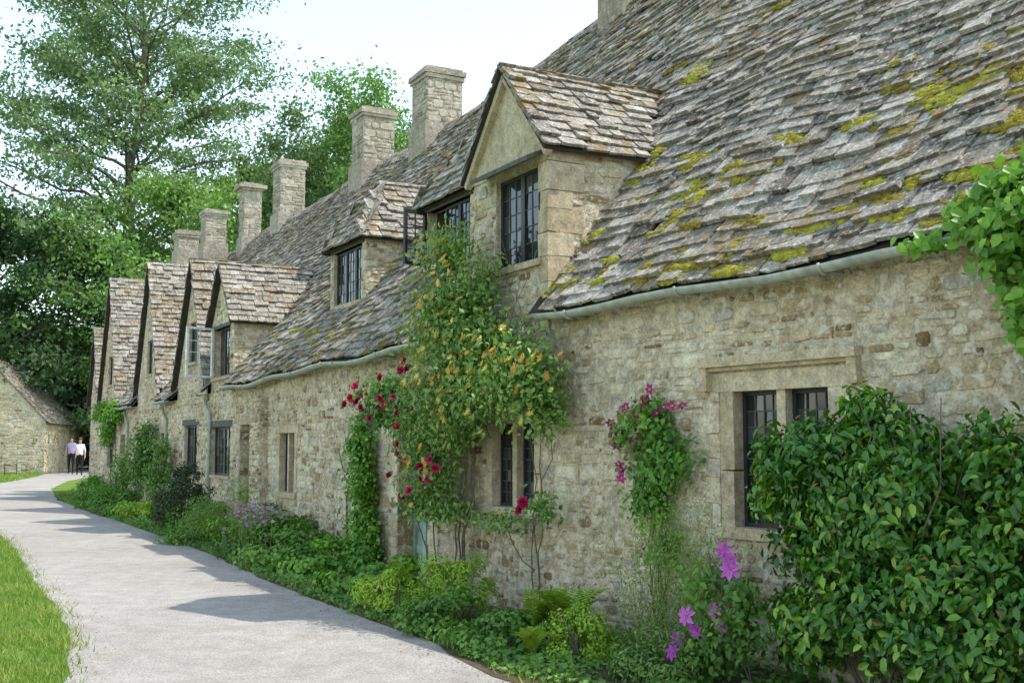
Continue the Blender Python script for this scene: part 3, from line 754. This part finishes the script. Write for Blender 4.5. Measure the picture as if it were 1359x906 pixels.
e=empty('clematis_vine')
wall_mass('foliage',[(-1.75,1.95,.33,.16,420,-.06),(-1.9,1.6,.36,.3,800,-.06),(-1.75,1.2,.3,.26,460,-.05),(-1.4,1.85,.15,.12,90,-.05),(-1.9,.85,.2,.25,160,-.05)],.065,L_ivy,e,thick=.14,asp=.6,var0=.5,spread=.32)
fc=[W(S+U(-.07,.07),U(-.26,-.12),z+U(-.07,.07)) for S,z in ((-1.75,2.14),(-1.83,2.10),(-1.9,2.15),(-1.95,2.06),(-1.6,2.05),(-1.5,2.0),(-1.45,1.93),(-1.38,1.9),(-1.55,1.82),(-1.35,1.98),(-1.7,1.95),(-1.45,1.62),(-1.38,1.55),(-1.5,1.5),(-1.33,1.5),(-2.1,2.0),(-2.2,2.1),(-1.66,2.03),(-1.5,1.7),(-1.8,1.85),(-1.6,1.9),(-1.3,1.85),(-1.9,2.0),(-1.42,1.75))]
flowers('blooms',fc,[np.array(N1)+np.array([U(-.7,.7),U(-.7,.5),U(-.3,.8)]) for _ in fc],.062,F_mag,e,petals=6,cup=.25,asp=.55,heart=F_yel)
twigs('stems',e,[(wander(W(-1.75+U(-.1,.1),-.04,0),W(-1.75+U(-.2,.2),-.06,U(1.2,1.9)),9,.03),.008,.003) for _ in range(5)])

e=empty('honeysuckle_climber')
ells=[(1.35,3.8,.38,.28,900,-.3),(1.1,3.4,.5,.32,1200,-.32),(1.3,2.95,.66,.32,1700,-.3),(.6,2.8,.6,.3,1600,-.25),(-.15,2.5,.45,.32,1300,-.2),(.65,2.35,.95,.38,2700,-.3),(-.5,2.25,.34,.32,1000,-.18),
      (1.6,2.3,.5,.4,1300,-.3),(1.25,1.95,.4,.25,600,-.25),(1.75,1.75,.42,.28,800,-.25),(1.85,1.3,.4,.3,640,-.22),(1.6,1.0,.45,.18,400,-.2),(.95,3.95,.12,.28,150,-.25),(.75,3.4,.3,.45,600,-.18),(.55,.95,.6,.10,240,-.15),(2.3,2.0,.45,.2,480,-.2),(-.5,1.95,.2,.15,200,-.15)]
wall_mass('foliage',ells,.066,L_grey,e,thick=.36,asp=.55,var0=.5,spread=.34)
fc=[];fn=[]
for (S,z,rs,rzz,n,o) in ells[:11]:
    for k in range(max(2,int(n/70))):
        c=W(S+random.gauss(0,.55)*rs,o-U(.2,.46),z+random.gauss(0,.6)*rzz); fc.append(c); fn.append(np.array(N1)+np.array([U(-.6,.6),U(-.6,.6),U(0,.9)]))
flowers('blooms',fc,fn,.06,F_yel,e,petals=11,cup=.7,asp=.24)
tw=[]
for k in range(5): tw.append((wander(W(1.75+U(-.15,.15),-.12,-.03),W(1.3+U(-.4,.4),-.2,U(2,3.7)),12,.05),.012,.005))
for k in range(22): tw.append((wander(W(U(.5,1.8),-.15,U(1.8,3.3)),W(U(-.6,2.3),-.4,U(1.9,4.05)),8,.06),.006,.002))
for k in range(3): tw.append((wander(W(.0+U(-.1,.1),-.08,-.03),W(-.2+U(-.2,.3),-.12,U(1.9,2.4)),10,.05),.008,.004))
tw.append((wander(W(.0,-.1,.5),W(.9,-.12,1.0),7,.05),.007,.003)); tw.append((wander(W(-.15,-.1,1.1),W(-.4,-.2,.9),6,.04),.006,.003))
twigs('stems',e,tw)
e=empty('climbing_rose')
wall_mass('foliage',[(3.3,2.35,.5,.2,480,-.3),(2.9,2.15,.5,.22,480,-.3),(3.6,2.2,.4,.2,300,-.25),(2.2,1.55,.38,.28,360,-.25),(2.1,1.15,.42,.22,420,-.25),(-.45,1.15,.17,.12,130,-.2),(2.9,2.5,.4,.15,240,-.25)],.065,L_mid,e,thick=.26,var0=.5,spread=.36)
rs=[(3.85,2.38),(3.75,2.3),(3.45,2.2),(3.2,2.2),(3.3,2.42),(3.0,2.55),(2.35,2.62),(2.2,2.7),(2.05,2.62),(2.6,2.15),(2.75,2.2),(2.4,1.9),(2.3,1.6),(2.1,1.55),(1.85,1.48),(1.75,1.4),(2.5,1.35),(-.5,1.18),(-.42,1.12),(3.6,2.15),(3.5,2.4),(2.0,2.2),(1.5,1.6),(1.65,1.35),(3.1,2.25),(2.9,2.3),(3.9,2.3),(2.25,2.6),(1.9,1.2),(2.4,2.3),(1.2,1.5),(3.65,2.45),(2.6,1.7),(2.2,1.15),(3.3,2.05),(4.1,2.25)]
fc=[W(S+U(-.05,.05),U(-.66,-.48),z+U(-.05,.05)) for S,z in rs]
flowers('roses',fc,[np.array(N1)+np.array([U(-.2,.7),U(-.5,.2),U(-.2,.5)]) for _ in fc],.066,F_red,e,petals=7,cup=.35,asp=.95,layers=3)
twigs('stems',e,[(wander(W(2.2,-.15,-.02),W(3.4,-.35,2.3),9,.05),.010,.004),(wander(W(2.1,-.15,-.02),W(2.2,-.35,2.6),9,.06),.010,.004),(wander(W(2.5,-.3,2.0),W(3.9,-.4,2.35),7,.05),.006,.003),(wander(W(.3,-.1,.8),W(-.45,-.25,1.2),7,.05),.006,.003)])
e=empty('ivy_column')
wall_mass('foliage',[(4.75,2.0,.16,.16,260,-.06),(4.65,1.7,.26,.25,700,-.08),(4.55,1.35,.3,.3,1000,-.1),(4.5,.95,.34,.3,1200,-.1),(4.45,.55,.4,.35,1500,-.12),(4.3,.25,.5,.25,1300,-.15)],.06,L_ivy,e,thick=.2,asp=.8,var0=.6)
twigs('stems',e,[(wander(W(5.6,-.04,.1),W(5.55,-.05,1.3),8,.04),.02,.012),(wander(W(5.5,-.04,1.25),W(6.0,-.05,1.65),6,.05),.014,.006),(wander(W(5.6,-.04,1.3),W(5.2,-.05,1.5),5,.04),.01,.004),(wander(W(4.5,-.03,0),W(4.7,-.03,1.9),8,.02),.02,.008)])

e=empty('purple_clematis')
pts=[W(S,o,z) for S,o,z in ((-3.3,-.75,.98),(-3.4,-.8,.86),(-3.3,-.85,.55),(-3.05,-.9,.5),(-3.2,-.95,.42),(-2.95,-.9,.33),(-3.45,-.85,.93),(-2.9,-.9,.22),(-3.35,-.85,.48))]
flowers('blooms',pts,[np.array(N1)+np.array([U(-.5,.9),U(-.9,.3),U(-.3,.7)]) for _ in pts],.084,F_pur,e,petals=7,cup=.15,asp=.5,heart=F_lil)
wall_mass('foliage',[(-3.25,.7,.3,.35,600,-.6),(-3.2,.3,.4,.3,900,-.6)],.06,L_mid,e,thick=.2)
twigs('stems',e,[(wander(W(-3.3,-.5,0),W(-3.2,-.8,.95),6,.04),.006,.003) for _ in range(4)])

L_stem=simple('green_stem',(.19,.26,.07),.7,.2,20)
e=empty('wispy_grass_plant')
tw=[];lp=[]
for k in range(75):
    a=W(-2.3+U(-.5,.5),-.35+U(-.15,.15),0); b=a+Vector((U(-.3,.3),U(-.25,.15),U(.6,1.3))); w=wander(a,b,7,.025); tw.append((w,.003,.001)); lp+=w[2:]
twigs('stems',e,tw,L_stem)
lp=np.array(lp); lp=np.repeat(lp,15,0)+rng.normal(0,.06,(len(lp)*15,3)); leaves('foliage',lp,rng.normal(size=lp.shape),.034,rng.uniform(.4,1,len(lp)),L_grey,e,T=T4,asp=.3)

def at(S,off,z): 
    p=W(S,off,0); return (p.x,p.y,gz(p.y)+z)
shrub('euphorbia',at(1.1,-1.1,.24),(.46,.38,.32),3600,.055,L_lime,asp=.32,K=22,sub=.32,var0=.55)
shrub('euphorbia.001',at(.4,-.75,.34),(.46,.34,.40),3600,.055,L_lime,asp=.32,K=22,sub=.32,var0=.5)
shrub('geranium_clump',at(-.2,-1.1,.12),(.65,.42,.28),3600,.05,L_mid,asp=.8,var0=.35)
shrub('geranium_clump.001',at(-1.2,-1.15,.1),(.65,.4,.24),3600,.05,L_mid,asp=.8,var0=.45)
shrub('box_shrub',at(-1.9,-.95,.2),(.34,.3,.32),3800,.035,L_lime,asp=.6,var0=.45)
shrub('leafy_perennial',at(2.1,-.75,.18),(.55,.4,.3),2200,.075,L_ivy,asp=.8,var0=.6)
shrub('leafy_perennial.001',at(2.9,-.8,.16),(.6,.4,.26),2300,.08,L_ivy,asp=.85,var0=.6)
shrub('leafy_perennial.002',at(4.6,-.75,.18),(.8,.45,.34),3400,.07,L_ivy,asp=.8,var0=.6)
shrub('hydrangea_bush',at(5.9,-.75,.3),(.8,.5,.45),4200,.08,L_mid,asp=.65,var0=.5)
shrub('hydrangea_bush.001',at(7.4,-.7,.3),(.9,.5,.5),4500,.07,L_mid,asp=.6,var0=.5)
shrub('rosemary_bush',at(9.2,-.7,.42),(1.0,.5,.65),5000,.07,L_grey,asp=.25,var0=.6)
shrub('rounded_shrub',at(11.0,-.7,.3),(.6,.5,.45),3500,.05,L_mid,asp=.6,var0=.35)
shrub('rounded_shrub.001',at(10.2,-1.1,.15),(.7,.4,.3),2500,.06,L_mid,asp=.6,var0=.5)
shrub('dark_round_bush',at(12.1,-1.0,.72),(.70,.62,.82),9000,.05,L_deep,asp=.6,K=80,sub=.2,var0=.45,fill=.2)
shrub('lavender_bush',at(-2.75,-.9,.15),(.45,.35,.3),2800,.06,L_grey,asp=.3,var0=.4)
for i,(S,o,rr,h,mt) in enumerate(((14.3,-.6,.7,.25,L_mid),(15.6,-.6,.7,.3,L_ivy),(17.0,-.8,.8,.35,L_lime),(18.6,-.8,.8,.3,L_mid),(20.2,-.8,.9,.45,L_mid),(22,-.8,.9,.5,L_ivy),(23.8,-.8,.8,.45,L_mid),(25.6,-.7,.8,.5,L_ivy),(27.4,-.4,.6,.45,L_mid))):
    shrub('border_shrub' if i==0 else 'border_shrub.%03d'%i,at(S,o,h*.6),(rr,.42,h),2000,.08,mt,var0=.5)
Sg=rng.uniform(-4.2,27,46000); P=[]
for s_ in Sg:
    o=-U(.05,1.75); p=W(s_,o,0)
    if p.x>PRx(p.y)+.0+.12*noise.noise(Vector((p.x*3,p.y*3,0))) :
        nz=noise.noise(Vector((p.x*1.7,p.y*1.7,1)))
        if nz>-.22: P.append((p.x,p.y,gz(p.y)+.02+max(0,.13*(nz+.3))*U(.2,1),nz))
P=np.array(P); leaves('ground_cover_plants',P[:,:3],np.stack([rng.normal(0,.5,len(P)),rng.normal(-.3,.5,len(P)),np.ones(len(P))],1),.055*rng.uniform(.6,1.3,len(P)),.45+P[:,3]*.5+rng.normal(0,.12,len(P)),L_mid,None,T=T4,asp=.7,droop=.1)
e=empty('pink_bedding_flowers')
fc=[];
for k in range(170): fc.append(Vector(at(6.9+random.gauss(0,.55),-.95+random.gauss(0,.15),U(.45,.85))))
flowers('blooms',fc,[np.array([U(-.5,.5),U(-1,0),1]) for _ in fc],.032,F_lil,e,petals=5,cup=.3)
tw=[(wander(f-Vector((U(-.05,.05),0,.4)),f,3,.01),.003,.002) for f in fc]; twigs('stems',e,tw,L_stem)
def fern(name,pos,n,h):
    e=empty(name); P=[];D=[];N=[];Sz=[];tw=[]
    for k in range(n):
        a=U(0,6.28); out=Vector((math.cos(a),math.sin(a),0)); l=h*U(.7,1.15); pts=[]
        for i in range(18):
            t=i/17; pts.append(Vector(pos)+out*(l*.55*t**1.4)+Z*(l*(t-.38*t**3)))
        tw.append((pts,.004,.001)); side=out.cross(Z)
        for i in range(2,18):
            t=i/17; s_=.18*l*math.sin(math.pi*min(1,t*.9+.12))
            for sg in(-1,1):
                P.append(pts[i]); D.append(np.array(side*sg+(pts[i]-pts[i-1]).normalized()*.5)); N.append(np.array(Z-out*.3)); Sz.append(s_)
    leaves('fronds',np.array(P),np.array(N),np.array(Sz),rng.uniform(.2,.7,len(P)),L_lime,e,T=T6,asp=.26,D=nrm(np.array(D))); twigs('stems',e,tw,L_stem)
fern('fern',at(-1.15,-.55,0),16,.75); fern('fern.001',at(-.75,-.6,0),12,.6); fern('fern.002',at(8.6,-.8,0),16,.85); fern('fern.003',at(-1.6,-1.25,0),12,.4)
e=empty('wall_climber')
wall_mass('foliage',[(17.6,1.3,.5,.7,1300,-.12),(17.4,.6,.6,.6,1200,-.2),(19.6,1.8,.6,.5,900,-.12),(19.8,1.1,.7,.8,1500,-.25),(21.9,1.0,.6,.9,1100,-.3)],.10,L_mid,e,thick=.35,T=T4,var0=.5)
twigs('stems',e,[(wander(W(S,-.06,0),W(S+.1,-.08,1.6),6,.04),.02,.008) for S in(17.5,19.7,21.9)])
e=empty('wall_climber.001')
wall_mass('foliage',[(25.0,2.6,.6,.4,1200,-.12),(26.8,2.7,.6,.4,1100,-.12),(27.8,2.5,.4,.3,600,-.1),(26.2,2.0,.5,.5,700,-.1)],.12,L_ivy,e,thick=.24,T=T4,var0=.6)
twigs('stems',e,[(wander(W(S,-.06,0),W(S+.1,-.08,2.6),6,.04),.02,.008) for S in(25.4,26.3)])

# ------------------------------------------------------------------ trees
def tree(name,base,H,spread,tr,nlimb,nleaf,ls,mat,start=.25,flat=.55,cl=1.0,up=.35,prof=None,var0=.45,asp=.6,clr=.055):
    e=empty(name); base=Vector(base); m=MB(); clumps=[]
    tp=[base+Vector((.02*H*math.sin(i*.9)*U(.3,1),.02*H*math.cos(i*1.3)*U(.3,1),H*.96*i/12)) for i in range(13)]; tp[0]=base-Z*.2
    m.tube(tp,[tr*(1-.93*i/12)*(1.25 if i==0 else 1) for i in range(13)],9)
    prof=prof or (lambda h:math.sin(math.pi*min(1,(h*.85+.15)))**.7)
    for i in range(nlimb):
        h=start+(1-start)*(i+U(0,1))/nlimb; a=i*2.399+U(-.4,.4); hh=(h-start)/(1-start)
        k=min(11,int(h*12)); p0=tp[k].lerp(tp[k+1],h*12-k) if k<12 else tp[-1]
        ln=spread*prof(hh)*U(.75,1.15)+.4; out=Vector((math.cos(a),math.sin(a),0)); pts=[]
        for q in range(8):
            t=q/7; pts.append(p0+out*ln*t+Z*(ln*(up+hh*.5)*t-ln*.18*t*t)+Vector((U(-1,1),U(-1,1),U(-1,1)))*ln*.03)
        r0=tr*.32*(1-h*.7)+.02; m.tube(pts,[r0*(1-.85*q/7) for q in range(8)],5)
        for q in range(2,8):
            for rep in range(2):
                aa=a+U(-1.3,1.3); l2=ln*U(.15,.38); e2=pts[q]+Vector((math.cos(aa),math.sin(aa),U(-.15,.45)))*l2
                m.tube([pts[q],pts[q].lerp(e2,.5)+Z*l2*.08,e2],[r0*.3,r0*.18,.008],4,cap=False)
                clumps.append((e2,U(.6,1.3))); 
                if random.random()<.6: clumps.append((pts[q].lerp(e2,.5),U(.5,.9)))
        clumps.append((pts[-1],1.0))
    m.build('trunk_and_limbs',[M_bark],e,True)
    C=np.array([c[0] for c in clumps]); R=np.array([c[1] for c in clumps])*H*clr*cl
    i=rng.integers(0,len(C),nleaf); cv=rng.normal(0,.17,len(C))
    dd=rng.normal(size=(nleaf,3))*np.array([1,1,flat])*.55
    P=C[i]+dd*R[i][:,None]
    leaves('foliage',P,nrm(rng.normal(size=(nleaf,3))+np.array([0,0,.7])),ls*rng.uniform(.6,1.3,nleaf),var0+cv[i]+rng.normal(0,.12,nleaf),mat,e,T=T4,asp=asp,droop=.5)
    return e
tree('ash_tree',(-25.5,75,.17),38,13.5,.55,70,70000,.33,L_ash,start=.28,flat=.42,cl=.8,up=.45,prof=lambda h:(1-.3*h)*(.78+.22*math.sin(h*9)),asp=.5,clr=.047)
tree('ash_tree.001',(-18.5,82,.17),22,6,.4,34,22000,.32,L_fresh,start=.2,flat=.6,cl=.9,clr=.055)
tree('poplar_tree',(-8.0,66,.17),21.5,3.9,.35,34,28000,.27,L_fresh,start=.25,flat=.8,up=.8,clr=.055,prof=lambda h:1-.55*h)
tree('poplar_tree.001',(-12.3,70,.17),20.5,4.2,.35,30,26000,.29,L_ash,start=.25,flat=.8,up=.7,clr=.06,prof=lambda h:1-.5*h)
tree('lime_tree',(-19.5,66,.17),16.5,5.6,.35,32,24000,.29,L_fresh,start=.15,flat=.6,clr=.075)
tree('yew_tree',(-31,66,.17),15,6.5,.4,34,26000,.32,L_wood,start=.08,flat=.6,clr=.08)
tree('lime_tree.001',(-24.5,68,.17),14,4.5,.3,26,18000,.28,L_ash,start=.1,flat=.6,clr=.08)
P=[];N=[];V=[]
for k in range(60):
    x=U(-75,70); y=U(84,110); h=U(8,13) if x<-12 else U(5,8)
    if x<-22: h=U(12,16)
    r=(U(3.5,6),U(3,5),h*.5)
    p,n,cv=blob_pts((x,y,h*.5),r,2200,22,.38,.15); P.append(p);N.append(n);V.append(cv)
for k in range(20):
    x=-46+k*1.5+U(-1,1); y=U(68,76); h=U(9,14) if x<-27 else U(5,9)
    p,n,cv=blob_pts((x,y,h*.5),(U(2,3),U(2,3),h*.5),3000,22,.38,.15); P.append(p);N.append(n);V.append(cv)
P=np.concatenate(P);N=np.concatenate(N);V=np.concatenate(V)
leaves('distant_woodland',P,N,.5*rng.uniform(.6,1.3,len(P)),.4+V+rng.normal(0,.12,len(P)),L_wood,None,T=T4,asp=.7)

# ------------------------------------------------------------------ left barn
bn=empty('stone_barn'); bx,by=-27.3,58.5; gz0=gz(by); wl=MB(); st=MB(); rf=MB(); ub=MB(); hwid=3.05; ln=9; ze_,za_=2.75,6.0
X=Vector((1,0.18,0)).normalized(); Bk=Vector((-X.y,X.x,0)); O=Vector((bx,by,gz0)); N=-Bk
slb=(za_-ze_)/hwid
wl.add([O-X*hwid,O+X*hwid,O+X*hwid+Z*ze_,O+Z*za_,O-X*hwid+Z*ze_],[(0,1,2,3,4)],.5)
wl.add([O+X*hwid,O+X*hwid+Bk*ln,O+X*hwid+Bk*ln+Z*ze_,O+X*hwid+Z*ze_],[(0,1,2,3)],.5)
wl.add([O-X*hwid,O-X*hwid+Bk*ln,O-X*hwid+Bk*ln+Z*ze_,O-X*hwid+Z*ze_],[(0,1,2,3)],.5)
wl.add([p+Bk*ln for p in (O-X*hwid,O+X*hwid,O+X*hwid+Z*ze_,O+Z*za_,O-X*hwid+Z*ze_)],[(0,1,2,3,4)],.5)
stones(st,O-Z*0,X,N,hwid,za_,lambda x,z:z<za_-abs(x)*slb-.02,x0=-hwid,ch=(.09,.18),lw=(.18,.45))
stones(st,O+X*hwid,Bk,X,ln,ze_,None,ch=(.09,.18),lw=(.18,.45))
for sg in(-1,1):
    run=hwid+.2; zz=ze_-.2*slb; Ls=math.hypot(run,za_-zz); Oe=O+X*sg*run+Z*(zz+.05)-Bk*.1; Vd=(X*(-sg*run)+Z*(za_-zz)).normalized(); Nn=(X*sg*(za_-zz)+Z*run).normalized()
    planar_tiles(rf,Oe,Bk,Vd,Nn,ln+.1,Ls,lambda u,v:True,e0=.2)
    ub.add([Oe,Oe+Bk*ln,Oe+Bk*ln+Vd*Ls,Oe+Vd*Ls],[(0,1,2,3)])
wl.build('walls',[M_mortar],bn); st.build('wall_stones',[M_stone],bn); rf.build('roof_tiles',[M_tile],bn); ub.build('roof_base',[M_under],bn)
fe=MB()
for k in range(9):
    p=Vector((-28.5+k*.62,55-k*.12,gz(55)-.1)); fe.tube([p,p+Z*.75],.03,6)
for hgt in(.3,.5,.65): fe.tube([Vector((-28.5,55,gz(55)+hgt-.1)),Vector((-23.5,54.04,gz(54)+hgt-.1))],.01,4)
fe.build('wire_fence',[M_timber])

# ------------------------------------------------------------------ people
SK=simple('skin',(.5,.3,.21),.6,.3)
def person(name,loc,face,shirt,trous,hair,sc_=1.0,stride=.22,bag=None):
    e=empty(name)
    J={'pel':(0,0,.94,.13),'wai':(0,0,1.08,.115),'che':(0,-.01,1.28,.135),'neb':(0,0,1.44,.06),'nec':(0,-.01,1.50,.05),'hd':(0,-.02,1.58,.075),'hd2':(0,-.015,1.67,.082),
       'sl':(.16,0,1.40,.06),'el':(.22,.03,1.13,.042),'wl':(.22,-.08,.90,.028),'hl':(.22,-.10,.84,.032),'sr':(-.16,0,1.40,.06),'er':(-.22,.05,1.13,.042),'wr':(-.23,.02,.89,.028),'hr':(-.23,.01,.83,.032),
       'hipl':(.09,0,.86,.095),'kl':(.10,-stride*.6,.49,.062),'al':(.10,-stride*.8,.09,.038),'tl':(.11,-stride*.8-.15,.035,.035),
       'hipr':(-.09,0,.86,.095),'kr':(-.10,stride*.15,.49,.062),'ar':(-.10,stride*1.1,.13,.038),'tr':(-.11,stride*1.1-.13,.045,.035)}
    E=[('pel','wai'),('wai','che'),('che','neb'),('neb','nec'),('nec','hd'),('hd','hd2'),('che','sl'),('sl','el'),('el','wl'),('wl','hl'),('che','sr'),('sr','er'),('er','wr'),('wr','hr'),('pel','hipl'),('hipl','kl'),('kl','al'),('al','tl'),('pel','hipr'),('hipr','kr'),('kr','ar'),('ar','tr')]
    ks=list(J); vs=[J[k][:3] for k in ks]; rd=[J[k][3] for k in ks]; es=[(ks.index(a),ks.index(b)) for a,b in E]
    for h,w,sx in (('hl','wl',1),('hr','wr',-1)):
        hp=J[h]
        for f_ in range(4):
            i=len(vs); y=hp[1]-.028+.019*f_; l=(.07,.08,.075,.06)[f_]
            vs+= [(hp[0],y,hp[2]-.03),(hp[0]-sx*.012,y-.004,hp[2]-.03-l)]; rd+=[.009,.008]; es+=[(ks.index(h),i),(i,i+1)]
        i=len(vs); vs+=[(hp[0]-sx*.01,hp[1]-.045,hp[2]-.01),(hp[0]-sx*.02,hp[1]-.06,hp[2]-.045)]; rd+=[.010,.009]; es+=[(ks.index(h),i),(i,i+1)]
    me=bpy.data.meshes.new('b'); me.from_pydata(vs,es,[]); ob=link('tmp',me)
    ob.modifiers.new('s','SKIN'); 
    for i,v in enumerate(me.skin_vertices[0].data): v.radius=(rd[i]*(1.15 if ks[i:i+1] and ks[i] in('pel','wai','che') else 1),rd[i]); v.use_root=(i==0)
    ob.modifiers.new('u','SUBSURF').levels=1
    dg=bpy.context.evaluated_depsgraph_get(); nm=bpy.data.meshes.new_from_object(ob.evaluated_get(dg)); bpy.data.objects.remove(ob)
    nm.materials.clear()
    for mt in (SK,shirt,trous,M_iron): nm.materials.append(mt)
    for p in nm.polygons:
        c=p.center; p.use_smooth=True
        if c.z<.1: p.material_index=3
        elif abs(c.x)>.175 and c.z<1.15 : p.material_index=0
        elif c.z<.98: p.material_index=2
        elif c.z<1.455: p.material_index=1
        else: p.material_index=0
    link('body',nm,e)
    hm=MB()
    vs=[];fs=[]
    for la in range(8):
        th=la/7*math.pi*.62
        for lo in range(14):
            ph=lo/14*6.283; r=.105
            yy=math.sin(th)*math.sin(ph); zz=math.cos(th)
            low=-.05 if yy>0 else 0
            vs.append((r*.92*math.sin(th)*math.cos(ph),-.005+r*1.05*yy+.012,1.665+r*1.1*zz+low*(la/7)))
    for la in range(7):
        for lo in range(14): fs.append((la*14+lo,la*14+(lo+1)%14,(la+1)*14+(lo+1)%14,(la+1)*14+lo))
    fs=[f for f in fs if not (sum(vs[i][1] for i in f)/4<-.055 and sum(vs[i][2] for i in f)/4<1.70)]
    hm.add(vs,fs); hm.build('hair',[hair],e,True)
    fm=MB(); fm.add([(0,-.125,1.63),(-.014,-.098,1.62),(.014,-.098,1.62),(0,-.10,1.665)],[(0,1,2),(0,2,3),(0,3,1)]); fm.build('nose',[SK],e)
    ey=MB(); 
    for sx in(-1,1): ey.box(Vector((sx*.03,-.097,1.665)),Vector((1,0,0)),Vector((0,1,0)),Z,-.011,.011,-.006,.006,-.005,.005)
    ey.box(Vector((0,-.096,1.597)),Vector((1,0,0)),Vector((0,1,0)),Z,-.02,.02,-.006,.006,-.004,.004); ey.build('eyes_and_mouth',[M_iron],e)
    if bag:
        b=MB(); b.box(Vector((-.27,.02,.0)),Vector((1,0,0)),Vector((0,1,0)),Z,-.05,.05,-.14,.14,.75,1.02,.5,0,.01); b.tube([(-.24,.02,1.02),(-.2,.03,1.3),(-.14,.02,1.45)],.012,6); b.build('shoulder_bag',[bag],e)
    e.location=loc; e.rotation_euler=(0,0,face); e.scale=(sc_,)*3
    return e
wht=simple('white_cotton',(.75,.74,.72),.9,.1,30); blk=simple('black_cloth',(.02,.02,.024),.9,.1,30); lil=simple('lilac_cloth',(.35,.27,.42),.9,.1,30)
hr1=simple('brown_hair',(.09,.05,.03),.7,.3,40); hr2=simple('dark_hair',(.03,.022,.018),.7,.3,40)
person('woman_walking',(-21.3,56.0,gz(56.0)+.006),math.radians(20),wht,blk,hr1,1.06,.2,bag=blk)
person('man_walking',(-22.35,57.6,gz(57.6)+.006),math.radians(15),lil,blk,hr2,1.1,.16)

# ------------------------------------------------------------------ light
sun_dir=Vector((.60,-.04,1)).normalized()
el=math.asin(sun_dir.z); az=math.atan2(sun_dir.x,sun_dir.y)
w=bpy.data.worlds.new('World'); sc.world=w; w.use_nodes=True; nt=w.node_tree
bg=nt.nodes['Background']; sk=nt.nodes.new('ShaderNodeTexSky'); sk.sky_type='NISHITA'; sk.sun_disc=False; sk.sun_elevation=el; sk.sun_rotation=az
sk.air_density=1.1; sk.dust_density=.8; sk.ozone_density=.6
hs=nt.nodes.new('ShaderNodeHueSaturation'); hs.inputs['Saturation'].default_value=.70; hs.inputs['Value'].default_value=2.5; hs.inputs['Hue'].default_value=.483
nt.links.new(sk.outputs[0],hs.inputs['Color']); nt.links.new(hs.outputs[0],bg.inputs[0]); bg.inputs[1].default_value=.15
ld=bpy.data.lights.new('sun','SUN'); ld.energy=5.0; ld.angle=math.radians(.5); ld.color=(1,.94,.84)
lo=bpy.data.objects.new('sun',ld); sc.collection.objects.link(lo); lo.rotation_euler=sun_dir.to_track_quat('Z','Y').to_euler()
cd=bpy.data.cameras.new('camera'); cam=bpy.data.objects.new('camera',cd); sc.collection.objects.link(cam)
cam.location=(0,0,1.75); cam.rotation_euler=(math.radians(90+5.14),0,0); cd.lens=39.74; cd.sensor_width=36; cd.clip_end=2000; cd.clip_start=.05
sc.camera=cam
